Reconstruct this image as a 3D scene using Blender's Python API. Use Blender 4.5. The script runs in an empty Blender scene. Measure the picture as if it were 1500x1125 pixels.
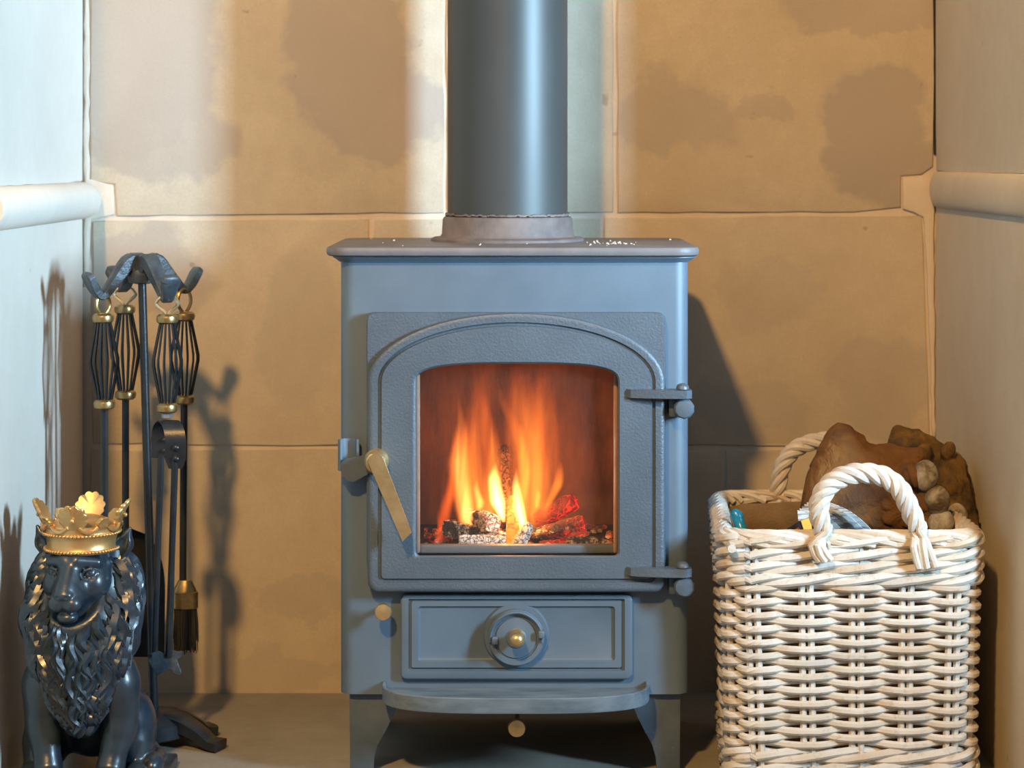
import bpy, bmesh, math, random
import numpy as np
from mathutils import Vector, Matrix, noise as mnoise

random.seed(7); rng = np.random.default_rng(7)
S = bpy.context.scene
COL = S.collection
pi = math.pi

# ------------------------------------------------------------ camera
F = 3290.0          # focal length in pixels of the 1500 px frame
CD = 2.7            # camera distance from the stove front plane (y = 0)
H = 0.7426          # camera height above the hearth
HZ = 232.0          # horizon row
cam = bpy.data.cameras.new('camera'); cam_o = bpy.data.objects.new('camera', cam); COL.objects.link(cam_o)
cam_o.location = (0, -CD, H); cam_o.rotation_euler = (pi/2, 0, 0)
cam.sensor_width = 36; cam.lens = F*36/1500; cam.shift_y = -(562.5-HZ)/1500
cam.clip_start = 0.05; cam.dof.use_dof = True; cam.dof.focus_distance = 2.66; cam.dof.aperture_fstop = 7.0
S.camera = cam_o

# ------------------------------------------------------------ world + light
W = bpy.data.worlds.new('world'); S.world = W; W.use_nodes = True
bg = W.node_tree.nodes['Background']; bg.inputs[0].default_value = (0.74, 0.88, 1.0, 1); bg.inputs[1].default_value = 0.12

def aim(o, target):
    o.rotation_euler = (Vector(target)-o.location).to_track_quat('-Z', 'Y').to_euler()
def area(name, loc, target, sx, sy, power, color):
    l = bpy.data.lights.new(name, 'AREA'); l.shape = 'RECTANGLE'; l.size = sx; l.size_y = sy
    l.energy = power; l.color = color
    o = bpy.data.objects.new(name, l); COL.objects.link(o); o.location = loc; aim(o, target); return o
# tall narrow daylight window to the right of the chimney breast
wl_ = area('window_light', (1.35, -1.00, 0.92), (-0.3, 0.35, 0.93), 0.16, 0.45, 14.5, (0.50, 0.78, 1.0)); wl_.data.spread = math.radians(80)
# large weaker window across the room behind the viewer's left
area('room_window_light', (-1.9, -2.6, 1.5), (0, 0, 0.5), 1.1, 1.2, 4, (0.60, 0.83, 1.0))
# warm ceiling lamp in the room
kl = bpy.data.lights.new('ceiling_lamp_light', 'POINT'); kl.energy = 370; kl.color = (1.0, 0.56, 0.175); kl.shadow_soft_size = 0.09
ko = bpy.data.objects.new('ceiling_lamp_light', kl); COL.objects.link(ko); ko.location = (-0.64, -2.85, 2.65)

S.view_settings.view_transform = 'Standard'; S.view_settings.look = 'None'
S.view_settings.gamma = 1.0; S.view_settings.use_curve_mapping = False
S.view_settings.exposure = 0.35

# ------------------------------------------------------------ pixel <-> place helpers
def X(px, y=0.0): return (px-750.0)*(CD+y)/F
def Z(py, y=0.0): return H-(py-HZ)*(CD+y)/F
def P(px, py, y=0.0): return Vector((X(px, y), y, Z(py, y)))

# ------------------------------------------------------------ node helpers
def new_mat(name):
    m = bpy.data.materials.new(name); m.use_nodes = True
    nt = m.node_tree; b = nt.nodes['Principled BSDF']; return m, nt, b
def N(nt, typ, **kw):
    n = nt.nodes.new(typ)
    for k, v in kw.items():
        if k.startswith('i_'):
            key = k[2:]; n.inputs[int(key) if key.isdigit() else key].default_value = v
        else: setattr(n, k, v)
    return n
def L(nt, a, b): nt.links.new(a, b)
def ramp(nt, fac, stops, interp='LINEAR'):
    r = nt.nodes.new('ShaderNodeValToRGB'); r.color_ramp.interpolation = interp
    e = r.color_ramp.elements
    while len(e) < len(stops): e.new(0.5)
    for i, (p, c) in enumerate(stops):
        e[i].position = p; e[i].color = (c[0], c[1], c[2], 1) if not isinstance(c, (int, float)) else (c, c, c, 1)
    if fac is not None: L(nt, fac, r.inputs[0])
    return r
def noise_tex(nt, vec, scale, detail=4, rough=0.55, dist=0.0):
    n = N(nt, 'ShaderNodeTexNoise', i_Scale=scale, i_Detail=detail, i_Roughness=rough, i_Distortion=dist)
    if vec is not None: L(nt, vec, n.inputs['Vector'])
    return n
def mixc(nt, fac, a, b, mode='MIX'):
    m = N(nt, 'ShaderNodeMix', data_type='RGBA', blend_type=mode)
    for sock, v in ((m.inputs[0], fac), (m.inputs[6], a), (m.inputs[7], b)):
        if hasattr(v, 'node'): L(nt, v, sock)
        elif isinstance(v, (int, float)): sock.default_value = v
        else: sock.default_value = (v[0], v[1], v[2], 1)
    return m.outputs[2]
def math_n(nt, op, a, b=None, c=None, clamp=False):
    m = N(nt, 'ShaderNodeMath', operation=op); m.use_clamp = clamp
    for i, v in enumerate((a, b, c)):
        if v is None: continue
        if hasattr(v, 'node'): L(nt, v, m.inputs[i])
        else: m.inputs[i].default_value = v
    return m.outputs[0]
def surf(name, c1, c2, scale=20, rough=0.5, metal=0.0, bump=0.2, bscale=400, bdist=0.0006, rough2=None, speck=None, stretch=None):
    """two-tone noisy paint / metal / cloth with fine relief"""
    m, nt, b = new_mat(name)
    tc = N(nt, 'ShaderNodeTexCoord'); vec = tc.outputs['Object']
    if stretch:
        mp = N(nt, 'ShaderNodeMapping'); mp.inputs['Scale'].default_value = stretch; L(nt, vec, mp.inputs[0]); vec = mp.outputs[0]
    n = noise_tex(nt, vec, scale, 5, 0.6)
    r = ramp(nt, n.outputs[0], [(0.35, c1), (0.65, c2)])
    col = r.outputs[0]
    if speck:   # (colour, amount 0..1, scale)
        s = noise_tex(nt, vec, speck[2], 3, 0.7)
        f = ramp(nt, s.outputs[0], [(1-speck[1], 0.0), (min(1, 1-speck[1]+0.05), 1.0)])
        col = mixc(nt, f.outputs[0], col, speck[0])
    L(nt, col, b.inputs['Base Color'])
    b.inputs['Metallic'].default_value = metal
    if rough2 is not None:
        rr = ramp(nt, n.outputs[0], [(0.3, rough), (0.7, rough2)]); L(nt, rr.outputs[0], b.inputs['Roughness'])
    else: b.inputs['Roughness'].default_value = rough
    if bump:
        bn = noise_tex(nt, vec, bscale, 3, 0.6)
        bp = N(nt, 'ShaderNodeBump', i_Strength=bump, i_Distance=bdist); L(nt, bn.outputs[0], bp.inputs['Height'])
        L(nt, bp.outputs[0], b.inputs['Normal'])
    return m

def stone_mat(name, base, light, dark, stain, blobs, blotch=0.35, speckle=0.8):
    """sawn limestone with blotchy damp stains (their own shapes, in the wall's x-z plane, or y-z for side walls)"""
    m, nt, b = new_mat(name)
    g = N(nt, 'ShaderNodeNewGeometry'); pos = g.outputs['Position']
    n1 = noise_tex(nt, pos, 4.0, 5, 0.6); n2 = noise_tex(nt, pos, 26, 6, 0.7); n3 = noise_tex(nt, pos, 260, 3, 0.7)
    c = ramp(nt, n1.outputs[0], [(0.32, base), (0.68, light)]).outputs[0]
    c = mixc(nt, math_n(nt, 'MULTIPLY', ramp(nt, n2.outputs[0], [(0.40, 0.0), (0.72, 1.0)]).outputs[0], blotch), c, dark)
    if blobs:
        dn = noise_tex(nt, pos, 9, 4, 0.65)
        off = N(nt, 'ShaderNodeVectorMath', operation='SUBTRACT'); L(nt, dn.outputs[1], off.inputs[0]); off.inputs[1].default_value = (0.5, 0.5, 0.5)
        sc = N(nt, 'ShaderNodeVectorMath', operation='SCALE'); L(nt, off.outputs[0], sc.inputs[0]); sc.inputs['Scale'].default_value = 0.14
        ad = N(nt, 'ShaderNodeVectorMath', operation='ADD'); L(nt, pos, ad.inputs[0]); L(nt, sc.outputs[0], ad.inputs[1])
        mask = None
        for (cx, cy, cz, rx, ry, rz, amt) in blobs:
            s = N(nt, 'ShaderNodeVectorMath', operation='SUBTRACT'); L(nt, ad.outputs[0], s.inputs[0]); s.inputs[1].default_value = (cx, cy, cz)
            v = N(nt, 'ShaderNodeVectorMath', operation='MULTIPLY'); L(nt, s.outputs[0], v.inputs[0]); v.inputs[1].default_value = (1/rx if rx else 0, 1/ry if ry else 0, 1/rz if rz else 0)
            ln = N(nt, 'ShaderNodeVectorMath', operation='LENGTH'); L(nt, v.outputs[0], ln.inputs[0])
            f = N(nt, 'ShaderNodeMapRange'); f.inputs['From Min'].default_value = 1.10; f.inputs['From Max'].default_value = 0.92
            f.inputs['To Min'].default_value = 0; f.inputs['To Max'].default_value = amt; L(nt, ln.outputs['Value'], f.inputs[0])
            mask = f.outputs[0] if mask is None else math_n(nt, 'MAXIMUM', mask, f.outputs[0])
        c = mixc(nt, mask, c, stain)
    c = mixc(nt, math_n(nt, 'MULTIPLY', ramp(nt, n3.outputs[0], [(0.30, 0.0), (0.75, 1.0)]).outputs[0], speckle*0.5), c, dark)
    # small brown pits
    n4 = noise_tex(nt, pos, 42, 2, 0.5)
    c = mixc(nt, ramp(nt, n4.outputs[0], [(0.76, 0.0), (0.81, 0.4)]).outputs[0], c, (dark[0]*0.45, dark[1]*0.40, dark[2]*0.35))
    L(nt, c, b.inputs['Base Color']); b.inputs['Roughness'].default_value = 0.88
    b.inputs['Specular IOR Level'].default_value = 0.25
    hs = math_n(nt, 'ADD', math_n(nt, 'MULTIPLY', n2.outputs[0], 0.9), math_n(nt, 'MULTIPLY', n3.outputs[0], 0.35))
    bp = N(nt, 'ShaderNodeBump', i_Strength=0.35, i_Distance=0.002); L(nt, hs, bp.inputs['Height']); L(nt, bp.outputs[0], b.inputs['Normal'])
    return m

# ------------------------------------------------------------ object helpers
def origin_of(parent):
    o = Vector((0, 0, 0)); q = parent
    while q is not None: o += q.location; q = q.parent
    return o
def link_mesh(name, me, mat=None, parent=None, smooth=True, angle=35):
    if mat is not None: me.materials.append(mat)
    o = bpy.data.objects.new(name, me); COL.objects.link(o)
    if parent is not None:
        off = origin_of(parent); me.transform(Matrix.Translation(-off)); o.parent = parent
    if smooth:
        me.polygons.foreach_set('use_smooth', [True]*len(me.polygons))
        try: me.set_sharp_from_angle(angle=math.radians(angle))
        except Exception: pass
    me.update()
    return o
def obj(name, bm, mat=None, parent=None, smooth=True, angle=35):
    bmesh.ops.recalc_face_normals(bm, faces=bm.faces)
    me = bpy.data.meshes.new(name); bm.to_mesh(me); bm.free()
    return link_mesh(name, me, mat, parent, smooth, angle)
def base_origin(o):
    """move a top-level mesh's origin to the middle of its foot"""
    me = o.data; n = len(me.vertices); a = np.empty(n*3); me.vertices.foreach_get('co', a); a = a.reshape(-1, 3)
    c = Vector(((a[:, 0].min()+a[:, 0].max())/2, (a[:, 1].min()+a[:, 1].max())/2, a[:, 2].min()))
    me.transform(Matrix.Translation(-c)); o.location = c; return o
def tag(o, label=None, cat=None, group=None, kind=None):
    if label: o['label'] = label
    if cat: o['category'] = cat
    if group: o['group'] = group
    if kind: o['kind'] = kind
    return o
def thing(name, label, cat, loc=(0, 0, 0), group=None):
    o = bpy.data.objects.new(name, None); COL.objects.link(o); o.location = loc; o.empty_display_size = 0.02
    return tag(o, label, cat, group)

def loft(bm, loops, cap0=False, cap1=False, closed=True):
    rows = [[bm.verts.new(p) for p in lp] for lp in loops]
    n = len(rows[0])
    for a, b in zip(rows, rows[1:]):
        for i in range(n if closed else n-1):
            j = (i+1) % n
            try: bm.faces.new((a[i], a[j], b[j], b[i]))
            except ValueError: pass
    if cap0: bm.faces.new(rows[0][::-1])
    if cap1: bm.faces.new(rows[-1])
    return rows
def lathe(bm, prof, c, axis='z', seg=40, cap=True, mat3=None):
    loops = []
    for r, h in prof:
        lp = []
        for i in range(seg):
            a = 2*pi*i/seg; ca, sa = r*math.cos(a), r*math.sin(a)
            v = Vector((ca, sa, h)) if axis == 'z' else (Vector((ca, h, sa)) if axis == 'y' else Vector((h, ca, sa)))
            if mat3: v = mat3 @ v
            lp.append(v+Vector(c))
        loops.append(lp)
    loft(bm, loops, cap, cap)
def tube(bm, pts, rad, sides=8, closed=False, cap=True, flat=1.0, up=None, phase=0.0, shape=None):
    """sweep; rad scalar or list; flat squashes the second axis; shape optional list of (u,v) offsets"""
    pts = [Vector(p) for p in pts]; n = len(pts)
    if not isinstance(rad, (list, tuple)): rad = [rad]*n
    loops = []; nrm = None
    for i, p in enumerate(pts):
        if closed: t = pts[(i+1) % n]-pts[i-1]
        else: t = pts[min(i+1, n-1)]-pts[max(i-1, 0)]
        t = t.normalized() if t.length > 1e-9 else Vector((0, 0, 1))
        if up is not None:
            nrm = Vector(up)-t*Vector(up).dot(t)
            if nrm.length < 1e-5: nrm = t.orthogonal()
            nrm.normalize()
        elif nrm is None: nrm = t.orthogonal().normalized()
        else:
            nrm = nrm-t*nrm.dot(t); nrm = nrm.normalized() if nrm.length > 1e-6 else t.orthogonal().normalized()
        bn = t.cross(nrm); r = rad[i]
        f = flat[i] if isinstance(flat, (list, tuple)) else flat
        if shape: lp = [p+nrm*(u*r)+bn*(v*r*f) for u, v in shape]
        else: lp = [p+nrm*(math.cos(phase+2*pi*k/sides)*r)+bn*(math.sin(phase+2*pi*k/sides)*r*f) for k in range(sides)]
        loops.append(lp)
    if closed: loops.append(loops[0]); rows = loft(bm, loops); bmesh.ops.remove_doubles(bm, verts=rows[0]+rows[-1], dist=1e-7)
    else: loft(bm, loops, cap, cap)
def catmull(pts, k=8, closed=False):
    pts = [Vector(p) for p in pts]; n = len(pts); out = []
    rngn = n if closed else n-1
    for i in range(rngn):
        p1, p2 = pts[i], pts[(i+1) % n]
        p0 = pts[i-1] if (i > 0 or closed) else p1*2-p2
        p3 = pts[(i+2) % n] if (i+2 < n or closed) else p2*2-p1
        for j in range(k):
            t = j/k
            out.append(0.5*((2*p1)+(p2-p0)*t+(2*p0-5*p1+4*p2-p3)*t*t+(3*p1-p0-3*p2+p3)*t**3))
    if not closed: out.append(pts[-1])
    return out
def lerp_list(vals, n):
    return list(np.interp(np.linspace(0, 1, n), np.linspace(0, 1, len(vals)), vals))
def box(bm, x0, x1, y0, y1, z0, z1, bev=0.0, seg=2, mat3=None, c=None):
    vs = [bm.verts.new((x, y, z)) for x in (x0, x1) for y in (y0, y1) for z in (z0, z1)]
    fs = [bm.faces.new([vs[i] for i in q]) for q in ((0, 1, 3, 2), (4, 6, 7, 5), (0, 4, 5, 1), (2, 3, 7, 6), (0, 2, 6, 4), (1, 5, 7, 3))]
    if bev:
        es = list({e for f in fs for e in f.edges})
        r = bmesh.ops.bevel(bm, geom=es, offset=bev, segments=seg, affect='EDGES', profile=0.5, clamp_overlap=True)
        vs = list({v for v in r['verts']} | {v for v in vs if v.is_valid})
    if mat3 is not None:
        for v in vs:
            if v.is_valid: v.co = (mat3 @ (v.co-Vector(c)))+Vector(c)
def rrect(x0, x1, y0, y1, r, k=6):
    out = []
    for cx, cy, a0 in ((x1-r, y1-r, 0), (x0+r, y1-r, pi/2), (x0+r, y0+r, pi), (x1-r, y0+r, 3*pi/2)):
        for i in range(k+1):
            a = a0+pi/2*i/k; out.append((cx+r*math.cos(a), cy+r*math.sin(a)))
    return out
def ngon_plate(bm, pts2, y0, y1, bev, seg=2, axis='y'):
    """outline (a, z) pushed from the back plane y1 to the front plane y0 with a bevelled front rim"""
    mk = (lambda a, z, d: (a, d, z)) if axis == 'y' else (lambda a, z, d: (d, a, z))
    f = bm.faces.new([bm.verts.new(mk(a, z, y1)) for a, z in pts2])
    r = bmesh.ops.extrude_face_region(bm, geom=[f]); vs = [g for g in r['geom'] if isinstance(g, bmesh.types.BMVert)]
    for v in vs:
        if axis == 'y': v.co.y = y0
        else: v.co.x = y0
    if bev:
        s = set(vs); es = [e for e in bm.edges if e.verts[0] in s and e.verts[1] in s]
        bmesh.ops.bevel(bm, geom=es, offset=bev, segments=seg, affect='EDGES', profile=0.5, clamp_overlap=True)

# ------------------------------------------------------------ signed distance modelling (for the sculpted statue and the gloves)
class SDF:
    def __init__(s, lo, hi, h):
        s.h = h; s.lo = np.array(lo, float); s.n = np.ceil((np.array(hi)-s.lo)/h).astype(int)+1
        s.v = np.full(tuple(s.n), 1.0, np.float32)
    def _slice(s, lo, hi):
        a = np.clip(np.floor((np.array(lo)-s.lo)/s.h).astype(int), 0, s.n-1)
        b = np.clip(np.ceil((np.array(hi)-s.lo)/s.h).astype(int)+1, 0, s.n)
        if (b <= a).any(): return None
        g = [np.float32(s.lo[i])+np.arange(a[i], b[i], dtype=np.float32)*np.float32(s.h) for i in range(3)]
        return tuple(slice(a[i], b[i]) for i in range(3)), np.meshgrid(*g, indexing='ij', sparse=True)
    def _apply(s, sl, d, k, op):
        o = s.v[sl]
        if op == 'sub':
            hh = np.clip(0.5-0.5*(o+d)/k, 0, 1); s.v[sl] = o*(1-hh)+(-d)*hh+k*hh*(1-hh)
        else:
            hh = np.clip(0.5+0.5*(o-d)/k, 0, 1); s.v[sl] = o*(1-hh)+d*hh-k*hh*(1-hh)
    def ell(s, c, r, k=0.006, op='add', R=None):
        m = max(r)+k+4*s.h; q = s._slice([c[i]-m for i in range(3)], [c[i]+m for i in range(3)])
        if q is None: return
        sl, (x, y, z) = q; x = x-c[0]; y = y-c[1]; z = z-c[2]
        if R is not None:
            x, y, z = (R[0][0]*x+R[1][0]*y+R[2][0]*z, R[0][1]*x+R[1][1]*y+R[2][1]*z, R[0][2]*x+R[1][2]*y+R[2][2]*z)
        k0 = np.sqrt((x/r[0])**2+(y/r[1])**2+(z/r[2])**2); k1 = np.sqrt((x/r[0]**2)**2+(y/r[1]**2)**2+(z/r[2]**2)**2)+1e-9
        s._apply(sl, k0*(k0-1)/k1, k, op)
    def cone(s, a, b, ra, rb, k=0.006, op='add'):
        a = np.array(a, float); b = np.array(b, float); m = max(ra, rb)+k+4*s.h
        q = s._slice(np.minimum(a, b)-m, np.maximum(a, b)+m)
        if q is None: return
        sl, (x, y, z) = q; ba = b-a; L2 = max(float(ba@ba), 1e-12)
        t = np.clip(((x-a[0])*ba[0]+(y-a[1])*ba[1]+(z-a[2])*ba[2])/L2, 0, 1)
        d = np.sqrt((x-a[0]-t*ba[0])**2+(y-a[1]-t*ba[1])**2+(z-a[2]-t*ba[2])**2)-(ra+(rb-ra)*t)
        s._apply(sl, d, k, op)
    def chain(s, pts, rad, k=0.004, op='add'):
        for i in range(len(pts)-1): s.cone(pts[i], pts[i+1], rad[i], rad[i+1], k, op)
    def boxr(s, c, hf, r=0.002, k=0.001, R=None):
        m = max(hf)*1.8+k+4*s.h; q = s._slice([c[i]-m for i in range(3)], [c[i]+m for i in range(3)])
        sl, (x, y, z) = q; x = x-c[0]; y = y-c[1]; z = z-c[2]
        if R is not None:
            x, y, z = (R[0][0]*x+R[1][0]*y+R[2][0]*z, R[0][1]*x+R[1][1]*y+R[2][1]*z, R[0][2]*x+R[1][2]*y+R[2][2]*z)
        qx = np.abs(x)-hf[0]+r; qy = np.abs(y)-hf[1]+r; qz = np.abs(z)-hf[2]+r
        d = np.sqrt(np.maximum(qx, 0)**2+np.maximum(qy, 0)**2+np.maximum(qz, 0)**2)+np.minimum(np.maximum(qx, np.maximum(qy, qz)), 0)-r
        s._apply(sl, d, k, 'add')
    def mesh(s, name):
        v = s.v; n = s.n
        v[0] = v[-1] = 1; v[:, 0] = v[:, -1] = 1; v[:, :, 0] = v[:, :, -1] = 1
        ins = v < 0
        c = [v[i:n[0]-1+i, j:n[1]-1+j, k:n[2]-1+k] for i in (0, 1) for j in (0, 1) for k in (0, 1)]
        ic = sum((q < 0).astype(np.int8) for q in c); cells = np.argwhere((ic > 0) & (ic < 8))
        idx = np.full(tuple(n-1), -1, np.int64); idx[tuple(cells.T)] = np.arange(len(cells))
        acc = np.zeros((len(cells), 3)); cnt = np.zeros(len(cells))
        off = [(i, j, k) for i in (0, 1) for j in (0, 1) for k in (0, 1)]
        val = np.stack([v[cells[:, 0]+o[0], cells[:, 1]+o[1], cells[:, 2]+o[2]] for o in off], 1).astype(float)
        for a in range(8):
            for b in range(a+1, 8):
                if sum(abs(off[a][i]-off[b][i]) for i in range(3)) != 1: continue
                va, vb = val[:, a], val[:, b]; mk = (va < 0) != (vb < 0)
                t = np.where(mk, va/np.where(mk, va-vb, 1), 0)
                p = np.array(off[a])[None]+t[:, None]*(np.array(off[b])-np.array(off[a]))[None]
                acc[mk] += p[mk]; cnt[mk] += 1
        V = s.lo+(cells+acc/cnt[:, None])*s.h
        quads = []
        for ax in range(3):
            u, w = (ax+1) % 3, (ax+2) % 3
            A = [slice(None)]*3; B = [slice(None)]*3
            A[ax] = slice(0, n[ax]-1); B[ax] = slice(1, n[ax])
            for q in (u, w): A[q] = slice(1, n[q]-1); B[q] = slice(1, n[q]-1)
            ia, ib = ins[tuple(A)], ins[tuple(B)]; e = np.argwhere(ia != ib)
            if not len(e): continue
            sgn = ia[tuple(e.T)]
            g = e.copy(); g[:, u] += 1; g[:, w] += 1
            def cell(du, dw):
                h = g.copy(); h[:, u] -= du; h[:, w] -= dw; return idx[h[:, 0], h[:, 1], h[:, 2]]
            qd = np.stack([cell(1, 1), cell(0, 1), cell(0, 0), cell(1, 0)], 1)
            qd[~sgn] = qd[~sgn][:, ::-1]; quads.append(qd)
        Q = np.concatenate(quads)
        me = bpy.data.meshes.new(name)
        me.vertices.add(len(V)); me.vertices.foreach_set('co', V.astype(np.float32).ravel())
        me.loops.add(len(Q)*4); me.loops.foreach_set('vertex_index', Q.astype(np.int32).ravel())
        me.polygons.add(len(Q)); me.polygons.foreach_set('loop_start', np.arange(0, len(Q)*4, 4, dtype=np.int32))
        me.update(calc_edges=True); me.validate()
        return me
# ============================================================ materials
YB = 0.42                                   # back wall plane
XL, XR = X(122, YB), X(1370, YB)            # alcove side walls
def blob(px, py, rx, ry, amt=1.0):
    s = (CD+YB)/F; c = P(px, py, YB); return (c.x, 0, c.z, rx*s, 0, ry*s, amt)
M = {}
M['wall'] = stone_mat('tan_limestone', (0.50, 0.430, 0.335), (0.60, 0.53, 0.43), (0.39, 0.32, 0.235), (0.390, 0.345, 0.320),
    [blob(215, 60, 115, 190, .8), blob(235, 190, 95, 90, .7), blob(520, 70, 95, 130, .85), blob(580, 175, 85, 70, .8),
     blob(990, 170, 90, 62, .65), blob(1110, 150, 35, 22, .55), blob(1270, 200, 85, 100, .9), blob(1320, 250, 60, 60, .8), blob(1300, 20, 160, 32, .7), blob(1200, 0, 70, 26, .6),
     blob(210, 400, 100, 60, .6), blob(440, 480, 60, 120, .35), blob(1130, 430, 70, 45, .3), blob(1290, 560, 80, 70, .45),
     blob(440, 880, 60, 34, .45), blob(400, 990, 100, 30, .4), blob(1100, 600, 90, 40, .35)])
M['side'] = stone_mat('cream_limestone', (0.56, 0.50, 0.40), (0.63, 0.57, 0.47), (0.44, 0.38, 0.29), (0.30, 0.22, 0.15), [], 0.25, 0.35)
M['mortar'] = stone_mat('lime_mortar', (0.60, 0.52, 0.43), (0.68, 0.60, 0.51), (0.50, 0.41, 0.33), (0.3, 0.2, 0.1), [], 0.4, 0.3)
M['hearth'] = stone_mat('hearth_slate', (0.27, 0.25, 0.22), (0.34, 0.32, 0.28), (0.19, 0.17, 0.14), (0.2, 0.15, 0.1), [], 0.4, 0.6)
M['stove'] = surf('blue_grey_stove_paint', (0.082, 0.128, 0.180), (0.104, 0.156, 0.213), 7, 0.46, 0.0, 0.22, 520, 0.0005, rough2=0.56)
M['cast'] = surf('textured_cast_iron_paint', (0.060, 0.090, 0.124), (0.076, 0.110, 0.148), 9, 0.42, 0.0, 0.75, 330, 0.0009, rough2=0.52, speck=((0.24, 0.27, 0.29), 0.30, 300))
for k_ in ('stove', 'cast'): M[k_].node_tree.nodes['Principled BSDF'].inputs['Specular IOR Level'].default_value = 0.85
M['plate'] = surf('dusty_plate_paint', (0.125, 0.125, 0.140), (0.175, 0.168, 0.178), 14, 0.5, 0.0, 0.5, 380, 0.0006, speck=((0.42, 0.38, 0.36), 0.28, 150))
M['collar'] = surf('heat_bleached_iron', (0.105, 0.092, 0.095), (0.20, 0.17, 0.165), 18, 0.62, 0.0, 0.6, 260, 0.0008, speck=((0.42, 0.33, 0.27), 0.30, 90))
M['flue'] = surf('black_flue_enamel', (0.040, 0.047, 0.050), (0.056, 0.063, 0.067), 5, 0.42, 0.15, 0.12, 300, 0.0003, rough2=0.50, stretch=(1, 1, 0.5))
M['leg'] = surf('chipped_leg_paint', (0.060, 0.088, 0.120), (0.095, 0.128, 0.165), 20, 0.5, 0.0, 0.4, 400, 0.0006, speck=((0.34, 0.29, 0.25), 0.30, 110))
M['tray'] = surf('ash_dusted_tray', (0.085, 0.13, 0.175), (0.17, 0.225, 0.28), 28, 0.42, 0.0, 0.3, 300, 0.0006, rough2=0.6, stretch=(0.5, 2, 2))
M['brass'] = surf('satin_brass', (0.64, 0.44, 0.20), (0.80, 0.60, 0.33), 40, 0.34, 0.85, 0.15, 500, 0.0003)
M['brass_old'] = surf('aged_brass', (0.34, 0.23, 0.09), (0.58, 0.42, 0.20), 60, 0.33, 0.9, 0.3, 350, 0.0004)
M['brass_pale'] = surf('pale_brass_wire', (0.60, 0.50, 0.30), (0.75, 0.66, 0.44), 60, 0.3, 0.85, 0.1, 300, 0.0003)
M['gold'] = surf('gold_paint', (0.62, 0.38, 0.15), (0.74, 0.49, 0.22), 30, 0.36, 0.75, 0.25, 420, 0.0003)
M['black'] = surf('black_wrought_iron', (0.009, 0.012, 0.016), (0.018, 0.023, 0.030), 30, 0.34, 0.0, 0.4, 200, 0.0005)
M['hub'] = surf('forged_grey_iron', (0.040, 0.054, 0.070), (0.080, 0.102, 0.125), 45, 0.42, 0.25, 0.8, 160, 0.0012)
M['pan'] = surf('matt_black_pan', (0.018, 0.016, 0.015), (0.030, 0.027, 0.025), 30, 0.6, 0.1, 0.4, 160, 0.0005)
M['bristle'] = surf('black_bristle', (0.010, 0.009, 0.009), (0.022, 0.018, 0.016), 60, 0.55, 0.0, 0.0)
M['steel'] = surf('bright_steel_nut', (0.45, 0.48, 0.5), (0.6, 0.62, 0.64), 60, 0.3, 0.8, 0.0)
M['lion'] = surf('blue_black_resin', (0.016, 0.030, 0.048), (0.028, 0.050, 0.076), 25, 0.27, 0.12, 0.3, 260, 0.0004, rough2=0.36)
M['brick'] = surf('sooty_fire_brick', (0.10, 0.042, 0.013), (0.31, 0.135, 0.042), 16, 0.85, 0.0, 0.5, 130, 0.001, stretch=(1.5, 1.5, 0.35))
M['seal'] = surf('pink_rope_seal', (0.42, 0.27, 0.21), (0.50, 0.34, 0.27), 60, 0.9, 0.0, 0.4, 300, 0.0008)
M['soot'] = surf('soot_black', (0.012, 0.010, 0.009), (0.03, 0.024, 0.02), 30, 0.8, 0.0, 0.4, 100, 0.001)
M['liner'] = surf('brown_jute_liner', (0.20, 0.135, 0.075), (0.28, 0.20, 0.12), 30, 0.9, 0.0, 0.9, 420, 0.0012)
M['blue'] = surf('glossy_blue_plastic', (0.005, 0.22, 0.42), (0.01, 0.30, 0.52), 30, 0.25, 0.0, 0.3, 60, 0.002)
M['yellow'] = surf('yellow_card', (0.75, 0.40, 0.05), (0.80, 0.46, 0.08), 30, 0.5, 0.0, 0.0)
M['black_card'] = surf('glossy_black_card', (0.015, 0.016, 0.02), (0.02, 0.022, 0.028), 30, 0.3, 0.0, 0.0)
M['red_card'] = surf('red_card', (0.5, 0.06, 0.03), (0.6, 0.12, 0.06), 50, 0.5, 0.0, 0.0)

def cane_mat():
    m, nt, b = new_mat('whitewashed_cane')
    oi = N(nt, 'ShaderNodeObjectInfo'); tc = N(nt, 'ShaderNodeTexCoord')
    n1 = noise_tex(nt, tc.outputs['Object'], 14, 3, 0.5); n2 = noise_tex(nt, tc.outputs['Object'], 90, 4, 0.7)
    v = math_n(nt, 'ADD', math_n(nt, 'MULTIPLY', oi.outputs['Random'], 0.35), math_n(nt, 'MULTIPLY', n1.outputs[0], 0.75))
    r = ramp(nt, v, [(0.30, (0.55, 0.52, 0.49)), (0.45, (0.62, 0.57, 0.48)), (0.60, (0.69, 0.66, 0.61)), (0.78, (0.56, 0.45, 0.33))])
    c = mixc(nt, ramp(nt, n2.outputs[0], [(0.55, 0.0), (0.80, 0.75)]).outputs[0], r.outputs[0], (0.36, 0.23, 0.12))
    L(nt, c, b.inputs['Base Color']); b.inputs['Roughness'].default_value = 0.52
    bp = N(nt, 'ShaderNodeBump', i_Strength=0.35, i_Distance=0.0008); L(nt, n2.outputs[0], bp.inputs['Height']); L(nt, bp.outputs[0], b.inputs['Normal'])
    return m
M['cane'] = cane_mat()

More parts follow.
